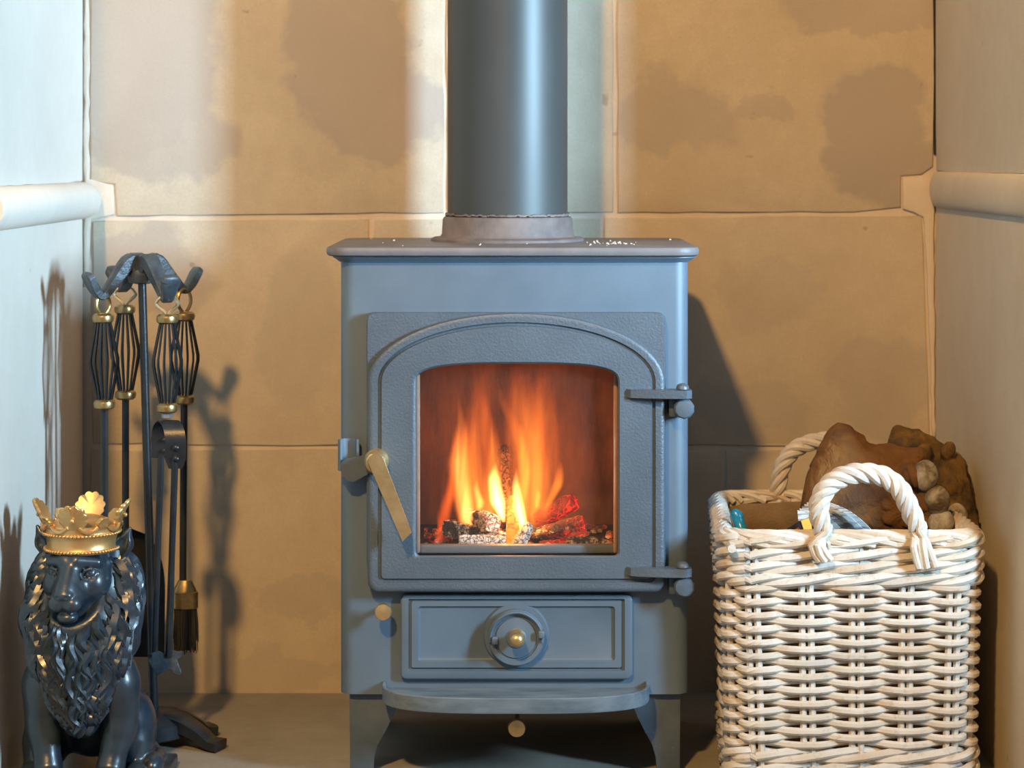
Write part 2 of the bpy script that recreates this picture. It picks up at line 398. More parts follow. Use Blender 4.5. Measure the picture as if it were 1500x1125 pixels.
def leather_mat(name, c1, c2, c3, sc):
    m, nt, b = new_mat(name)
    tc = N(nt, 'ShaderNodeTexCoord'); v = tc.outputs['Object']
    n1 = noise_tex(nt, v, sc, 5, 0.6, 0.6); n2 = noise_tex(nt, v, 300, 3, 0.6); n3 = noise_tex(nt, v, 34, 4, 0.6, 1.4)
    c = ramp(nt, n1.outputs[0], [(0.36, c3), (0.52, c1), (0.70, c2)]).outputs[0]
    L(nt, c, b.inputs['Base Color']); b.inputs['Roughness'].default_value = 0.82
    hs = math_n(nt, 'ADD', math_n(nt, 'MULTIPLY', n3.outputs[0], 1.0), math_n(nt, 'MULTIPLY', n2.outputs[0], 0.15))
    bp = N(nt, 'ShaderNodeBump', i_Strength=0.7, i_Distance=0.006); L(nt, hs, bp.inputs['Height']); L(nt, bp.outputs[0], b.inputs['Normal'])
    return m
M['leather'] = leather_mat('tan_suede', (0.150, 0.066, 0.014), (0.220, 0.105, 0.024), (0.070, 0.030, 0.010), 14)
M['leather2'] = leather_mat('dirty_tan_suede', (0.120, 0.064, 0.014), (0.26, 0.145, 0.030), (0.028, 0.018, 0.010), 24)
M['worn'] = leather_mat('worn_grey_leather', (0.30, 0.26, 0.20), (0.48, 0.46, 0.42), (0.10, 0.07, 0.04), 45)

def paper_mat():
    m, nt, b = new_mat('newsprint')
    tc = N(nt, 'ShaderNodeTexCoord')
    mp = N(nt, 'ShaderNodeMapping'); mp.inputs['Scale'].default_value = (30, 4, 420); L(nt, tc.outputs['Object'], mp.inputs[0])
    n = noise_tex(nt, mp.outputs[0], 1.0, 2, 0.5)
    c = ramp(nt, n.outputs[0], [(0.40, (0.22, 0.23, 0.25)), (0.52, (0.66, 0.66, 0.64))]).outputs[0]
    L(nt, c, b.inputs['Base Color']); b.inputs['Roughness'].default_value = 0.8; return m
M['paper'] = paper_mat()

def ember_mat(name, bark, ash, ash_amt, glow, glow_amt, sc=40):
    m, nt, b = new_mat(name)
    tc = N(nt, 'ShaderNodeTexCoord'); v = tc.outputs['Object']
    w_ = noise_tex(nt, v, sc*1.3, 3, .6); ws = N(nt, 'ShaderNodeVectorMath', operation='SCALE'); L(nt, w_.outputs[1], ws.inputs[0]); ws.inputs['Scale'].default_value = .022
    va = N(nt, 'ShaderNodeVectorMath', operation='ADD'); L(nt, v, va.inputs[0]); L(nt, ws.outputs[0], va.inputs[1])
    vo = N(nt, 'ShaderNodeTexVoronoi', feature='DISTANCE_TO_EDGE', i_Scale=sc*2.8); L(nt, va.outputs[0], vo.inputs['Vector'])
    n = noise_tex(nt, v, sc, 5, 0.7); n2 = noise_tex(nt, v, sc*0.6, 4, 0.6)
    crack = ramp(nt, vo.outputs['Distance'], [(0.0, 1.0), (0.09, 0.0)]).outputs[0]
    c = mixc(nt, ramp(nt, n.outputs[0], [(0.62-ash_amt*0.4, 0.0), (0.72-ash_amt*0.4, 1.0)]).outputs[0], bark, ash)
    c = mixc(nt, math_n(nt, 'MULTIPLY', crack, 0.8), c, (0.01, 0.008, 0.006))
    L(nt, c, b.inputs['Base Color']); b.inputs['Roughness'].default_value = 0.85
    if glow_amt > 0:
        g = ramp(nt, n2.outputs[0], [(0.62-glow_amt*0.35, 0.0), (0.80-glow_amt*0.35, 1.0)]).outputs[0]
        if glow_amt < 0.8: g = math_n(nt, 'MULTIPLY', g, math_n(nt, 'ADD', crack, 0.25))
        L(nt, mixc(nt, n.outputs[0], (glow[0]*0.7, glow[1]*0.3, glow[2]*0.3), glow), b.inputs['Emission Color'])
        L(nt, math_n(nt, 'MULTIPLY', g, 1.3), b.inputs['Emission Strength'])
    bp = N(nt, 'ShaderNodeBump', i_Strength=0.9, i_Distance=0.003)
    L(nt, math_n(nt, 'SUBTRACT', n.outputs[0], crack), bp.inputs['Height']); L(nt, bp.outputs[0], b.inputs['Normal'])
    return m

# ============================================================ the setting
def jitter_poly(pts, amp, step=0.03, bulge=0.0):
    out = []
    for i, a in enumerate(pts):
        b = pts[(i+1) % len(pts)]; d = math.dist(a, b); k = max(1, int(d/step))
        nx, nz = -(b[1]-a[1])/d, (b[0]-a[0])/d
        for j in range(k):
            t = j/k; o = random.uniform(-amp, amp) if j else 0
            out.append((a[0]+(b[0]-a[0])*t+nx*o, a[1]+(b[1]-a[1])*t+nz*o))
    return out
bm = bmesh.new(); box(bm, XL-0.25, XR+0.25, YB+0.002, YB+0.12, -0.05, 1.7)
wall_back = tag(obj('wall_back', bm, M['mortar'], smooth=False), kind='structure')
def bw(pts, amp=0.0009):       # a block of the back wall, outline in px on the wall plane
    q = jitter_poly([(X(a, YB), Z(b, YB)) for a, b in pts], amp, 0.035)
    bm = bmesh.new(); ngon_plate(bm, q, YB-0.001, YB+0.03, 0.0022, 2)
    return obj('stone_block', bm, M['wall'], wall_back, angle=60)
bw([(133, -18), (650, -18), (650, 312), (470, 313), (171, 317), (168, 270), (133, 266)])
bw([(655, -18), (898, -18), (898, 311), (655, 313)])
bw([(905, -18), (1367, -18), (1367, 244), (1350, 256), (1320, 258), (1320, 304), (1250, 311), (905, 312)])
bw([(136, 324), (540, 321), (540, 652), (136, 650)])
bw([(547, 321), (880, 319), (880, 651), (547, 651)])
bw([(886, 319), (1350, 316), (1353, 400), (1356, 500), (1362, 640), (1358, 652), (886, 652)])
bw([(133, 660), (610, 658), (610, 1022), (133, 1022)])
bw([(616, 659), (1056, 659), (1056, 1022), (616, 1022)])
bw([(1063, 659), (1368, 660), (1368, 1022), (1063, 1022)])
for a, b in ((100, 500), (506, 1010), (1016, 1395)):
    bw([(a, -340), (b, -340), (b, -24), (a, -24)])
# mortar pads beside the ends of the mouldings
bm = bmesh.new(); ngon_plate(bm, jitter_poly([(X(a, YB), Z(b, YB)) for a, b in ((1322, 261), (1350, 259), (1368, 262), (1370, 640), (1366, 640), (1358, 420), (1352, 318), (1322, 306))], .0012, .015), YB-0.0035, YB+.02, 0.003); obj('mortar_patch', bm, M['mortar'], wall_back, angle=60)
bm = bmesh.new(); ngon_plate(bm, jitter_poly([(X(a, YB), Z(b, YB)) for a, b in ((122, -10), (131, -10), (131, 262), (166, 272), (168, 314), (133, 322), (128, 420), (122, 420))], .0015, .015), YB-0.003, YB+.02, 0.003); obj('mortar_patch', bm, M['mortar'], wall_back, angle=60)
# open crack at the upper right corner
bm = bmesh.new(); ngon_plate(bm, jitter_poly([(X(a, YB), Z(b, YB)) for a, b in ((1367.2, -10), (1370.6, -10), (1370.6, 226), (1368, 226))], .0006, .02), YB-0.0026, YB+.02, 0); obj('open_crack', bm, M['soot'], wall_back)

M['side_l'] = stone_mat('lit_cream_limestone', (0.70, 0.64, 0.57), (0.77, 0.71, 0.64), (0.57, 0.50, 0.42), (0.30, 0.22, 0.15), [], 0.2, 0.3)  # left wall: the same limestone, lightened to paint in the daylight on it
def side(name, xs, sgn, y0):
    bm = bmesh.new(); x1 = xs+sgn*0.22
    box(bm, min(xs+sgn*.004, x1), max(xs+sgn*.004, x1), y0, YB+0.05, -0.05, 1.7)
    w = tag(obj(name, bm, M['mortar'], smooth=False), kind='structure')
    zt, zb = (Z(266, YB), Z(320, YB)) if sgn < 0 else (Z(251, YB), Z(304, YB))
    for z0, z1 in ((-0.02, zb+.004), (zt-.002, zt+0.36), (zt+.366, 1.69)):
        bm = bmesh.new(); q = jitter_poly([(y0+.001, z0+.002), (YB-.004, z0+.002), (YB-.004, z1-.002), (y0+.001, z1-.002)], .0006, .05)
        ngon_plate(bm, q, xs, xs+sgn*.05, 0.003, 2, axis='x'); obj('stone_slab', bm, M['side_l' if sgn < 0 else 'side'], w, angle=60)
    return w, zt, zb
wl, zlt, zlb = side('wall_left', XL, -1, -0.40)
wr, zrt, zrb = side('wall_right', XR, 1, -0.125)
bm = bmesh.new(); loft(bm, [[(x, y, z) for x, y in ((XR+.002, -.124), (XR+.072, -.2), (XR+.22, -.2), (XR+.22, -.124))] for z in (0, 1.69)], True, True); obj('added_splayed_jamb', bm, M['side'], wr, smooth=False)  # out of view; splay added so the window light gets past the corner
def moulding(name, xs, sgn, z0, z1, y0, y1, proud):
    bm = bmesh.new(); loops = []; zc = (z0+z1)/2; hh = (z1-z0)/2
    for y, s in ((y0, .93), (y0+.003, 1.0), (y1-.03, 1.0), (y1-.012, .97), (y1-.003, .86), (y1, .6)):
        lp = []
        for i in range(17):
            a = -pi/2+pi*i/16; lp.append((xs-sgn*(proud*abs(math.cos(a))**.85*s), y, zc+hh*s*math.sin(a)))
        lp.append((xs+sgn*.03, y, zc+hh*s)); lp.append((xs+sgn*.03, y, zc-hh*s)); loops.append(lp)
    loft(bm, loops, True, True)
    return tag(obj(name, bm, M['side_l' if sgn < 0 else 'side'], angle=50), kind='structure')
moulding('trim_1', XL, -1, zlb, zlt, -0.19, YB-.005, 0.029)
moulding('trim_2', XR, 1, zrb, zrt, -0.178, YB-.005, 0.011)
# hearth: one big slab in the alcove, more slabs in front
bm = bmesh.new(); box(bm, XL-.3, XR+.3, -1.6, YB+.06, -.06, -.006)
fl = tag(obj('floor', bm, M['mortar'], smooth=False), kind='structure')
for (x0, x1, y0, y1) in ((XL-.28, XR+.28, -.38, YB+.01), (XL-.28, -0.2, -1.0, -.386), (-0.195, XR+.28, -1.0, -.386), (XL-.28, 0.2, -1.6, -1.006), (.205, XR+.28, -1.6, -1.006)):
    bm = bmesh.new(); box(bm, x0, x1, y0, y1, -.05, 0, .003, 2); obj('hearth_slab', bm, M['hearth'], fl, angle=60)

# ============================================================ wood stove
stove = thing('wood_stove', 'blue-grey cast iron wood burning stove on four legs, lit, in the stone alcove', 'stove', (0, .13, 0))
def arch(x0, x1, yb, ys, yt, rc, e=2.0, y=0.0, na=41):
    """closed loop (px outline on the stove front) bottom corners rounded, arched head"""
    q = []
    for i in range(7): a = pi/2+pi/2*i/6; q.append((x0+rc+rc*math.cos(a), yb-rc+rc*math.sin(a)))
    for i in range(1, 7): q.append((x0, yb-rc+(ys-(yb-rc))*i/7))
    xc = (x0+x1)/2; a_ = (x1-x0)/2; h = ys-yt
    for i in range(na):
        t = pi-pi*i/(na-1); c, s = math.cos(t), math.sin(t)
        q.append((xc+a_*math.copysign(abs(c)**(2/e), c), ys-h*abs(s)**(2/e)))
    for i in range(1, 7): q.append((x1, ys+(yb-rc-ys)*i/7))
    for i in range(7): a = pi/2*i/6; q.append((x1-rc+rc*math.cos(a), yb-rc+rc*math.sin(a)))
    return [(X(a, y), y, Z(b, y)) for a, b in q]
BX0, BX1, BY1 = X(498), X(1009), 0.285
ZB0, ZB1 = Z(1017), Z(377)
# body shell
bm = bmesh.new(); r = .017; k = 6
plan = []
for i in range(k+1): a = -pi/2-pi/2*i/k; plan.append((BX0+r+r*math.cos(a), r+r*math.sin(a)))
for i in range(k+1): a = pi-pi/2*i/k; plan.append((BX0+r+r*math.cos(a), BY1-r+r*math.sin(a)))
for i in range(k+1): a = pi/2-pi/2*i/k; plan.append((BX1-r+r*math.cos(a), BY1-r+r*math.sin(a)))
for i in range(k+1): a = -pi/2*i/k; plan.append((BX1-r+r*math.cos(a), r+r*math.sin(a)))
loft(bm, [[(x, y, z) for x, y in plan] for z in (ZB0, ZB1)], closed=False)
hole = arch(592, 921, 830, 570, 514, 12, 2.6)
def matched_rect(loop, x0, x1, z0, z1):
    cx, cz = (x0+x1)/2, (z0+z1)/2; hx, hz = (x1-x0)/2, (z1-z0)/2; out = []
    for p in loop:
        dx, dz = p[0]-cx, p[2]-cz; s = 1/max(abs(dx)/hx, abs(dz)/hz, 1e-6); out.append((cx+dx*s, 0, cz+dz*s))
    return out
ro = [bm.verts.new(p) for p in ((BX0+r, 0, ZB0), (BX1-r, 0, ZB0), (BX1-r, 0, ZB1), (BX0+r, 0, ZB1))]; hi_ = [bm.verts.new(p) for p in hole]
es = [bm.edges.new((q[i], q[(i+1) % len(q)])) for q in (ro, hi_) for i in range(len(q))]
bmesh.ops.triangle_fill(bm, use_beauty=True, edges=es, normal=(0, -1, 0))
loft(bm, [hole, [(p[0], .012, p[2]) for p in hole]])
for z in (ZB0, ZB1): bm.faces.new([bm.verts.new((x, y, z)) for x, y in plan])
bmesh.ops.remove_doubles(bm, verts=bm.verts, dist=1e-5)
obj('body', bm, M['stove'], stove)
# rounded seam under the plate
bm = bmesh.new(); loops = []
for o, z in ((0.002, Z(384)), (.006, Z(380)), (.010, Z(377.5)), (.010, Z(376))):
    loops.append([(x, y, z) for x, y in rrect(BX0-o, BX1+o, -o, BY1+o, .017+o, 8)])
loft(bm, loops, True, True); obj('plate_seam', bm, M['stove'], stove)
# top plate
bm = bmesh.new(); py0 = -.019; px0, px1 = X(475, py0), X(1027, py0); zt, zb = Z(362, py0), Z(376, py0)
loops = []
for o, z in ((.0035, zb), (.001, zb+.0015), (0, zb+.004), (0, zt-.004), (.0012, zt-.0012), (.004, zt)):
    loops.append([(x, y, z) for x, y in rrect(px0+o, px1-o, py0+o, .300-o, .030-o, 9)])
loft(bm, loops, True, True); obj('top_plate', bm, M['plate'], stove)
ZT = zt
# collar
FX, FY = X(743.5, .19), .19
bm = bmesh.new()
lathe(bm, [(.0985, ZT), (.0985, ZT+.003), (.095, ZT+.005), (.087, ZT+.0055), (.0845, ZT+.009), (.0835, ZT+.028), (.0815, ZT+.031), (.0765, ZT+.032), (.0740, ZT+.028)], (FX, FY, 0), seg=64)
obj('flue_collar', bm, M['collar'], stove)
# door: backing plate
def ringplate(outer, inner, ya, yb_, bev):
    pass
bm = bmesh.new()
hole2 = arch(601, 912, 819, 568, 525, 10, 3.0, 0)
rc = []
def rect_like(loop, x0, x1, y0, y1, rr, y):
    """rounded rectangle sampled in step with loop (px)"""
    out = []; cx, cy = (x0+x1)/2, (y0+y1)/2; hx, hy = (x1-x0)/2, (y1-y0)/2
    for p in loop:
        dx = (p[0]-X(cx))/X(750+hx); dz = (p[2]-Z(cy))/(X(750+hy))
        s = 1/max(abs(dx), abs(dz), 1e-6); u, w = dx*s*hx, -dz*s*hy
        ax, ay = abs(u)-(hx-rr), abs(w)-(hy-rr)
        if ax > 0 and ay > 0:
            l = math.hypot(ax, ay); f = rr/l; u = math.copysign(hx-rr+ax*f, u); w = math.copysign(hy-rr+ay*f, w)
        out.append((X(cx+u, y), y, Z(cy+w, y)))
    return out
D0, D1, D2 = -.0005, -.016, -.024
dloops = [rect_like(hole2, 537, 975, 457, 866, 12, D0), rect_like(hole2, 537, 975, 457, 866, 12, D1+.0015), rect_like(hole2, 538.5, 973.5, 458.5, 864.5, 11, D1)]
dloops += [arch(548, 966, 858, 560, 466, 16, 2.0, D1), arch(596, 916, 823, 566, 522, 10, 3.0, D1), arch(596, 916, 823, 566, 522, 10, 3.0, D0)]
# order: back rim -> front -> inwards
loft(bm, dloops)
door = obj('door', bm, M['cast'], stove, angle=40)
# arched raised frame with incised line
bm = bmesh.new(); A = []
A.append(arch(539, 974, 867, 560, 458, 15, 2.0, D1+.002))
A.append(arch(539, 974, 867, 560, 458, 15, 2.0, D2+.003))
A.append(arch(541, 972, 865, 560, 460, 14, 2.0, D2+.0008))
A.append(arch(544.5, 968.5, 862, 560, 463.5, 13, 2.0, D2))
A.append(arch(546.5, 966.5, 860, 560, 465.5, 12, 2.0, D2)); A.append(arch(551.5, 962, 854.5, 560, 470.5, 10, 2.0, D2)); A.append(arch(553, 960.5, 853, 560, 472, 9, 2.0, D2))
A.append(arch(554.2, 959.3, 852, 560, 473.2, 8, 2.0, D2+.0035))
A.append(arch(557.5, 956, 849, 560, 476.5, 6, 2.0, D2+.0035))
A.append(arch(559, 954.5, 847.5, 560, 478, 5, 2.0, D2))
A.append(arch(561, 952.5, 845.5, 560, 480, 5, 2.0, D2)); A.append(arch(603, 911, 819, 562, 527, 8, 3.2, D2)); A.append(arch(606, 908, 816.5, 562, 530, 8, 3.2, D2))
A.append(arch(608.5, 906, 814.5, 562, 532, 7, 3.2, D2+.0016))
A.append(arch(609.5, 905, 813.5, 562, 533, 7, 3.2, D1+.008))
loft(bm, A)
obj('arched_frame', bm, M['cast'], door, angle=40)
# glass
def glass_mat():
    m, nt, b = new_mat('stove_glass'); nt.nodes.remove(b)
    out = nt.nodes['Material Output']
    tr = N(nt, 'ShaderNodeBsdfTransparent'); tr.inputs[0].default_value = (0.97, 0.95, 0.93, 1)
    gl = N(nt, 'ShaderNodeBsdfGlossy'); gl.inputs['Roughness'].default_value = 0.06
    df = N(nt, 'ShaderNodeBsdfDiffuse'); df.inputs[0].default_value = (0.75, 0.66, 0.60, 1)
    fr = N(nt, 'ShaderNodeFresnel', i_IOR=1.45)
    m1 = N(nt, 'ShaderNodeMixShader'); L(nt, fr.outputs[0], m1.inputs[0]); L(nt, tr.outputs[0], m1.inputs[1]); L(nt, gl.outputs[0], m1.inputs[2])
    g = N(nt, 'ShaderNodeNewGeometry'); n = noise_tex(nt, g.outputs['Position'], 900, 2, 0.5)
    dust = ramp(nt, n.outputs[0], [(0.5, 0.006), (0.8, 0.05)]).outputs[0]
    m2 = N(nt, 'ShaderNodeMixShader'); L(nt, dust, m2.inputs[0]); L(nt, m1.outputs[0], m2.inputs[1]); L(nt, df.outputs[0], m2.inputs[2])
    L(nt, m2.outputs[0], out.inputs[0]); return m
bm = bmesh.new(); q = arch(602, 912, 818, 566, 527, 8, 3.2, 0)
bm.faces.new([bm.verts.new((p[0], .0005, p[2])) for p in q]); bm.faces.new([bm.verts.new((p[0], .0035, p[2])) for p in q])
tag(obj('glass_pane', bm, glass_mat(), door, smooth=False), 'dusty clear glass of the stove door')
# hinges
for yy in (572, 830):
    bm = bmesh.new()
    pts = []
    q = [(915, -3), (922, -6), (965, -7), (985, -9), (1000, -9), (1009, -5), (1011, 2), (1009, 7), (975, 7), (925, 6), (915, 3)]
    # strap: plan outline extruded vertically
    yo = [(X(916), D2), (X(922), D2-.006), (X(940), D2-.011), (X(975), D2-.017), (X(1002), D2-.018), (X(1010), D2-.012), (X(1010), D2+.002), (X(1003), D2+.009), (X(975), D2+.004), (X(970), D2), ]
    loft(bm, [[(x+(0 if z else .0), y, Z(yy+zz)) for x, y in yo] for z, zz in ((0, 7), (1, 6), (1, -4), (1, -5))], True, True)
    hg = obj('hinge', bm, M['cast'], door, angle=30)
    bm = bmesh.new(); c = (X(997), D2-.007, Z(yy-6)); lathe(bm, [(.0078, 0), (.0075, .003), (.006, .0052), (.003, .0066), (.0004, .007)], c, seg=20)
    lathe(bm, [(.003, 0), (.0035, -.012)], c, seg=12); obj('hinge_pin', bm, M['cast'], hg)
    bm = bmesh.new(); zc = Z(yy+22); r8 = .0125
    loft(bm, [[(X(999)+rr*math.cos(2*pi*i/10+.3), y, zc+rr*math.sin(2*pi*i/10+.3)) for i in range(10)] for y, rr in ((.004, r8), (-.034, r8), (-.0365, r8-.002), (-.037, r8-.004))], True, True)
    box(bm, X(978), X(999), -.024, .002, zc-.011, zc+.011, .002)
    obj('hinge_knuckle', bm, M['leg'], hg, angle=30)
# handle: boss, lever, latch arm and catch
bm = bmesh.new(); hc = (X(551, -.03), 0, Z(676, -.03))
lathe(bm, [(.015, D2+.002), (.0150, D2-.004), (.0125, D2-.008), (.0135, D2-.013), (.0135, D2-.016), (.0115, D2-.021), (.009, D2-.022)], hc, axis='y', seg=36)
hb = obj('handle_boss', bm, M['brass'], door)
bm = bmesh.new()
def lev(ya, w):
    a = P(551, 676, ya); b = P(594, 786, ya); d = (b-a).normalized(); n = Vector((d.z, 0, -d.x)); out = []
    for i in range(9): t = -pi/2+pi*i/8; out.append(a-d*(.010*math.cos(t))*w+n*(.0098*math.sin(t))*w)
    out.append(P(589.5, 793.5, ya)); out.append(P(603, 780, ya)); return out
loft(bm, [lev(D2-.022, .9), lev(D2-.023, 1), lev(D2-.030, 1), lev(D2-.031, .93)], True, True)
tag(obj('lever', bm, M['brass'], door, angle=40), 'tapering flat brass door lever')
bm = bmesh.new()
q = [(548, 660), (528, 668), (506, 672), (498, 680), (500, 694), (508, 704), (518, 706), (540, 694), (556, 690)]
loft(bm, [[tuple(P(a, b, y)) for a, b in q] for y in (D1-.002, D1-.009, D1-.011)], True, True)
obj('latch_arm', bm, M['leg'], door, angle=40)
bm = bmesh.new(); loops = []
for i in range(13):
    a = -0.25*pi+1.2*pi*i/12      # curled strap seen from above
    rr = .0115
    cx, cy = X(512), -.016
    loops.append([(cx-rr*1.12*math.sin(a+.5*pi), cy-rr*math.cos(a+.5*pi), Z(641)), (cx-rr*1.12*math.sin(a+.5*pi), cy-rr*math.cos(a+.5*pi), Z(686)),
                  (cx-(rr-.0028)*1.12*math.sin(a+.5*pi), cy-(rr-.0028)*math.cos(a+.5*pi), Z(686)), (cx-(rr-.0028)*1.12*math.sin(a+.5*pi), cy-(rr-.0028)*math.cos(a+.5*pi), Z(641))])
loft(bm, loops, True, True); obj('door_catch', bm, M['stove'], stove, angle=40)
# firebox lining
FB0, FB1, FBY = X(585), X(930), .235
FZ0, FZ1 = Z(812), Z(500)
ys = [.014, FBY]
def panel(name, c, mat=M['brick']):
    bm = bmesh.new(); box(bm, *c, .002, 1); return obj(name, bm, mat, stove, angle=60)
lo, hi = X(750-208), 0
panel('side_brick', (X(580), X(596), .02, FBY+.01, FZ0-.01, FZ1)); panel('side_brick', (X(920), X(936), .02, FBY+.01, FZ0-.01, FZ1))
panel('back_brick', (X(596), X(920), FBY, FBY+.018, FZ0-.01, FZ1))
for a_, b_ in ((606.5, 615), (899, 905)): panel('glass_seal', (X(a_), X(b_), .0045, .0085, Z(812), Z(548)), M['seal'])
panel('baffle_plate', (X(596), X(920), .06, FBY, FZ1-.002, FZ1+.006), M['soot'])
GZ = Z(812)
panel('fire_grate', (X(596), X(920), .02, FBY, GZ-.012, GZ-.002), M['soot'])
panel('firebox_shell', (X(560), X(955), FBY+.02, FBY+.03, GZ-.05, FZ1+.03), M['soot'])
bm = bmesh.new(); box(bm, X(604), X(903), .010, .022, Z(813), Z(800.5), .002); obj('log_bar', bm, M['stove'], stove)
# ash door
ash = None
bm = bmesh.new()
def rr_loop(x0, x1, y0, y1, r, y): return [(X(a), y, Z(b)) for a, b in rrect(x0, x1, y0, y1, r, 6)]
Rs = [(587, 926, 869, 993, 9, 0.0), (587, 926, 869, 993, 9, -.0075), (588.5, 924.5, 870.5, 991.5, 8, -.009), (590, 923, 872, 990, 8, -.0095),
      (598.5, 914.5, 875, 980.5, 2, -.0095), (599.2, 913.8, 875.7, 979.8, 2, -.0055), (602.2, 910.8, 878, 976.8, 2, -.0055), (603.4, 909.6, 879, 975.6, 2, -.0085),
      (612.5, 900.5, 886, 966.5, 5, -.0085), (614.5, 898.5, 888, 964.5, 4, -.0055), (616, 897, 889.5, 963, 3, -.005)]
loft(bm, [rr_loop(*q) for q in Rs], False, True)
ash = obj('ash_door', bm, M['stove'], stove, angle=30)
# boss behind the air wheel, flaring into the frame
wc = (X(756), 0, Z(930))
bm = bmesh.new(); out = []
for i in range(64):
    a = 2*pi*i/64; rr = 46
    px, py = rr*math.cos(a), rr*math.sin(a); 
    py = max(-43.5, min(38, py)) ; out.append((px, py))
loft(bm, [[(X(756+a*s), y, Z(929+b*s)) for a, b in out] for s, y in ((1.06, -.0045), (1.02, -.0075), (1.0, -.0086), (.9, -.0086))], False, True)
obj('wheel_boss', bm, M['stove'], ash, angle=30)
bm = bmesh.new(); u = X(751)
lathe(bm, [(41*u, -.006), (41*u, -.017), (39.5*u, -.0185), (33*u, -.0185), (32*u, -.0165), (30*u, -.0165), (29*u, -.0185), (24*u, -.0188), (15*u, -.0195), (13*u, -.021)], wc, axis='y', seg=64)
wheel = obj('air_wheel', bm, M['stove'], ash, angle=25)
bm = bmesh.new()
for i0, i1 in ((-20, 200),):
    pts = [(wc[0]+37.5*u*math.cos(math.radians(a)), -.0195, wc[2]+37.5*u*math.sin(math.radians(a))) for a in np.linspace(-8, 188, 30)]
    tube(bm, pts, .0042, 6, flat=.5, up=(0, -1, 0))
obj('wheel_rim', bm, M['stove'], wheel, angle=25)
for px, py in ((725, 938), (793, 929)):
    bm = bmesh.new(); c = P(px, py, -.022); box(bm, c.x-4.5*u, c.x+4.5*u, -.0265, -.015, c.z-5.5*u, c.z+5.5*u, .0015); obj('wheel_lug', bm, M['stove'], wheel)
bm = bmesh.new(); lathe(bm, [(.0095, -.019), (.0088, -.024), (.0060, -.027), (.0065, -.031), (.0088, -.0345), (.0094, -.039), (.0085, -.043), (.006, -.046), (.003, -.0473), (.0004, -.0476)], (X(757, -.03), 0, Z(935, -.03)), axis='y', seg=28)
tag(obj('wheel_knob', bm, M['brass'], wheel), 'small turned brass knob')
# push-pull brass knobs
for px, py, rr, yb_ in ((561, 897, 12.5, 0), (757, 1067, 13.2, .02)):
    bm = bmesh.new(); rr *= u
    lathe(bm, [(.0035, yb_+.02), (.0035, -.020), (.007, -.021), (rr*.97, -.0235), (rr, -.0265), (rr*.98, -.0295), (rr*.9, -.0312), (rr*.3, -.0322), (.0004, -.0325)], (X(px, -.03), 0, Z(py, -.03)), axis='y', seg=32)
    tag(obj('air_control_knob', bm, M['brass'], stove), 'round flat brass knob on the body' if px < 600 else 'round flat brass knob under the ash lip')
# ash lip
bm = bmesh.new()
def lipout(s, off, y0=0.006):
    q = []
    x0, x1 = X(561), X(950); cx = (x0+x1)/2; hx = (x1-x0)/2-off; dp = .088-off
    q.append((cx-hx, y0))
    for i in range(33):
        t = pi-pi*i/32; c, sn = math.cos(t), math.sin(t)
        q.append((cx+hx*math.copysign(abs(c)**.62, c), -(.012+ (dp-.012)*abs(sn)**.80)))
    q.append((cx+hx, y0)); return q
zl = .1075
lip_z = lambda x, y: 0
loft(bm, [[(x, y, z) for x, y in lipout(1, o)] for o, z in ((.004, .096), (.0005, .0965), (0, .098), (0, .1135), (.0008, .1145), (.0032, .1145), (.004, .1135), (.005, .1065))], True, True)
obj('ash_lip', bm, M['tray'], stove, angle=30)
# legs
def leg_profile(m):
    q = [(511, 1015), (590, 1015), (586, 1028), (575, 1052), (562, 1078), (553, 1095), (548, 1112), (546, 1137), (512, 1137)]
    return [((1508-a if m else a)+(1 if m else 0), b) for a, b in q]
for m in (0, 1):
    for yy, nm in ((.010, 'leg'), (.262, 'leg')):
        q = leg_profile(m); bm = bmesh.new()
        pts = [(X(a), Z(b)) for a, b in q]; pts = pts if not m else pts[::-1]
        ngon_plate(bm, pts, yy, yy+.006, .0015)
        # return flange along the outer side
        xo = X(511.5) if not m else X(997.5); box(bm, min(xo, xo+(.006 if not m else -.006)), max(xo, xo+(.006 if not m else -.006)), yy+.003 if yy < .1 else yy-.035, yy+.045 if yy < .1 else yy+.004, 0, ZB0+.002, .001)
        obj(nm, bm, M['leg'], stove, angle=30)
bm = bmesh.new(); box(bm, X(560), X(950), .03, .25, ZB0-.012, ZB0+.002, .002); obj('underside', bm, M['soot'], stove)

bm = bmesh.new(); rc_ = random.Random(5)
for i in range(46):
    ax_, ay_ = (rc_.gauss(X(885, .1), .016), rc_.gauss(.09, .035)) if i < 30 else (rc_.uniform(X(500), X(1000)), rc_.uniform(.0, .25))
    if (ax_-FX)**2+(ay_-FY)**2 < .102**2: continue
    bmesh.ops.create_icosphere(bm, subdivisions=1, radius=rc_.uniform(.0006, .0017), matrix=Matrix.Translation((ax_, ay_, ZT+.0004)))
tag(obj('crumbs', bm, M['mortar'], stove), 'pale crumbs of fire cement lying on the top plate', kind='stuff')
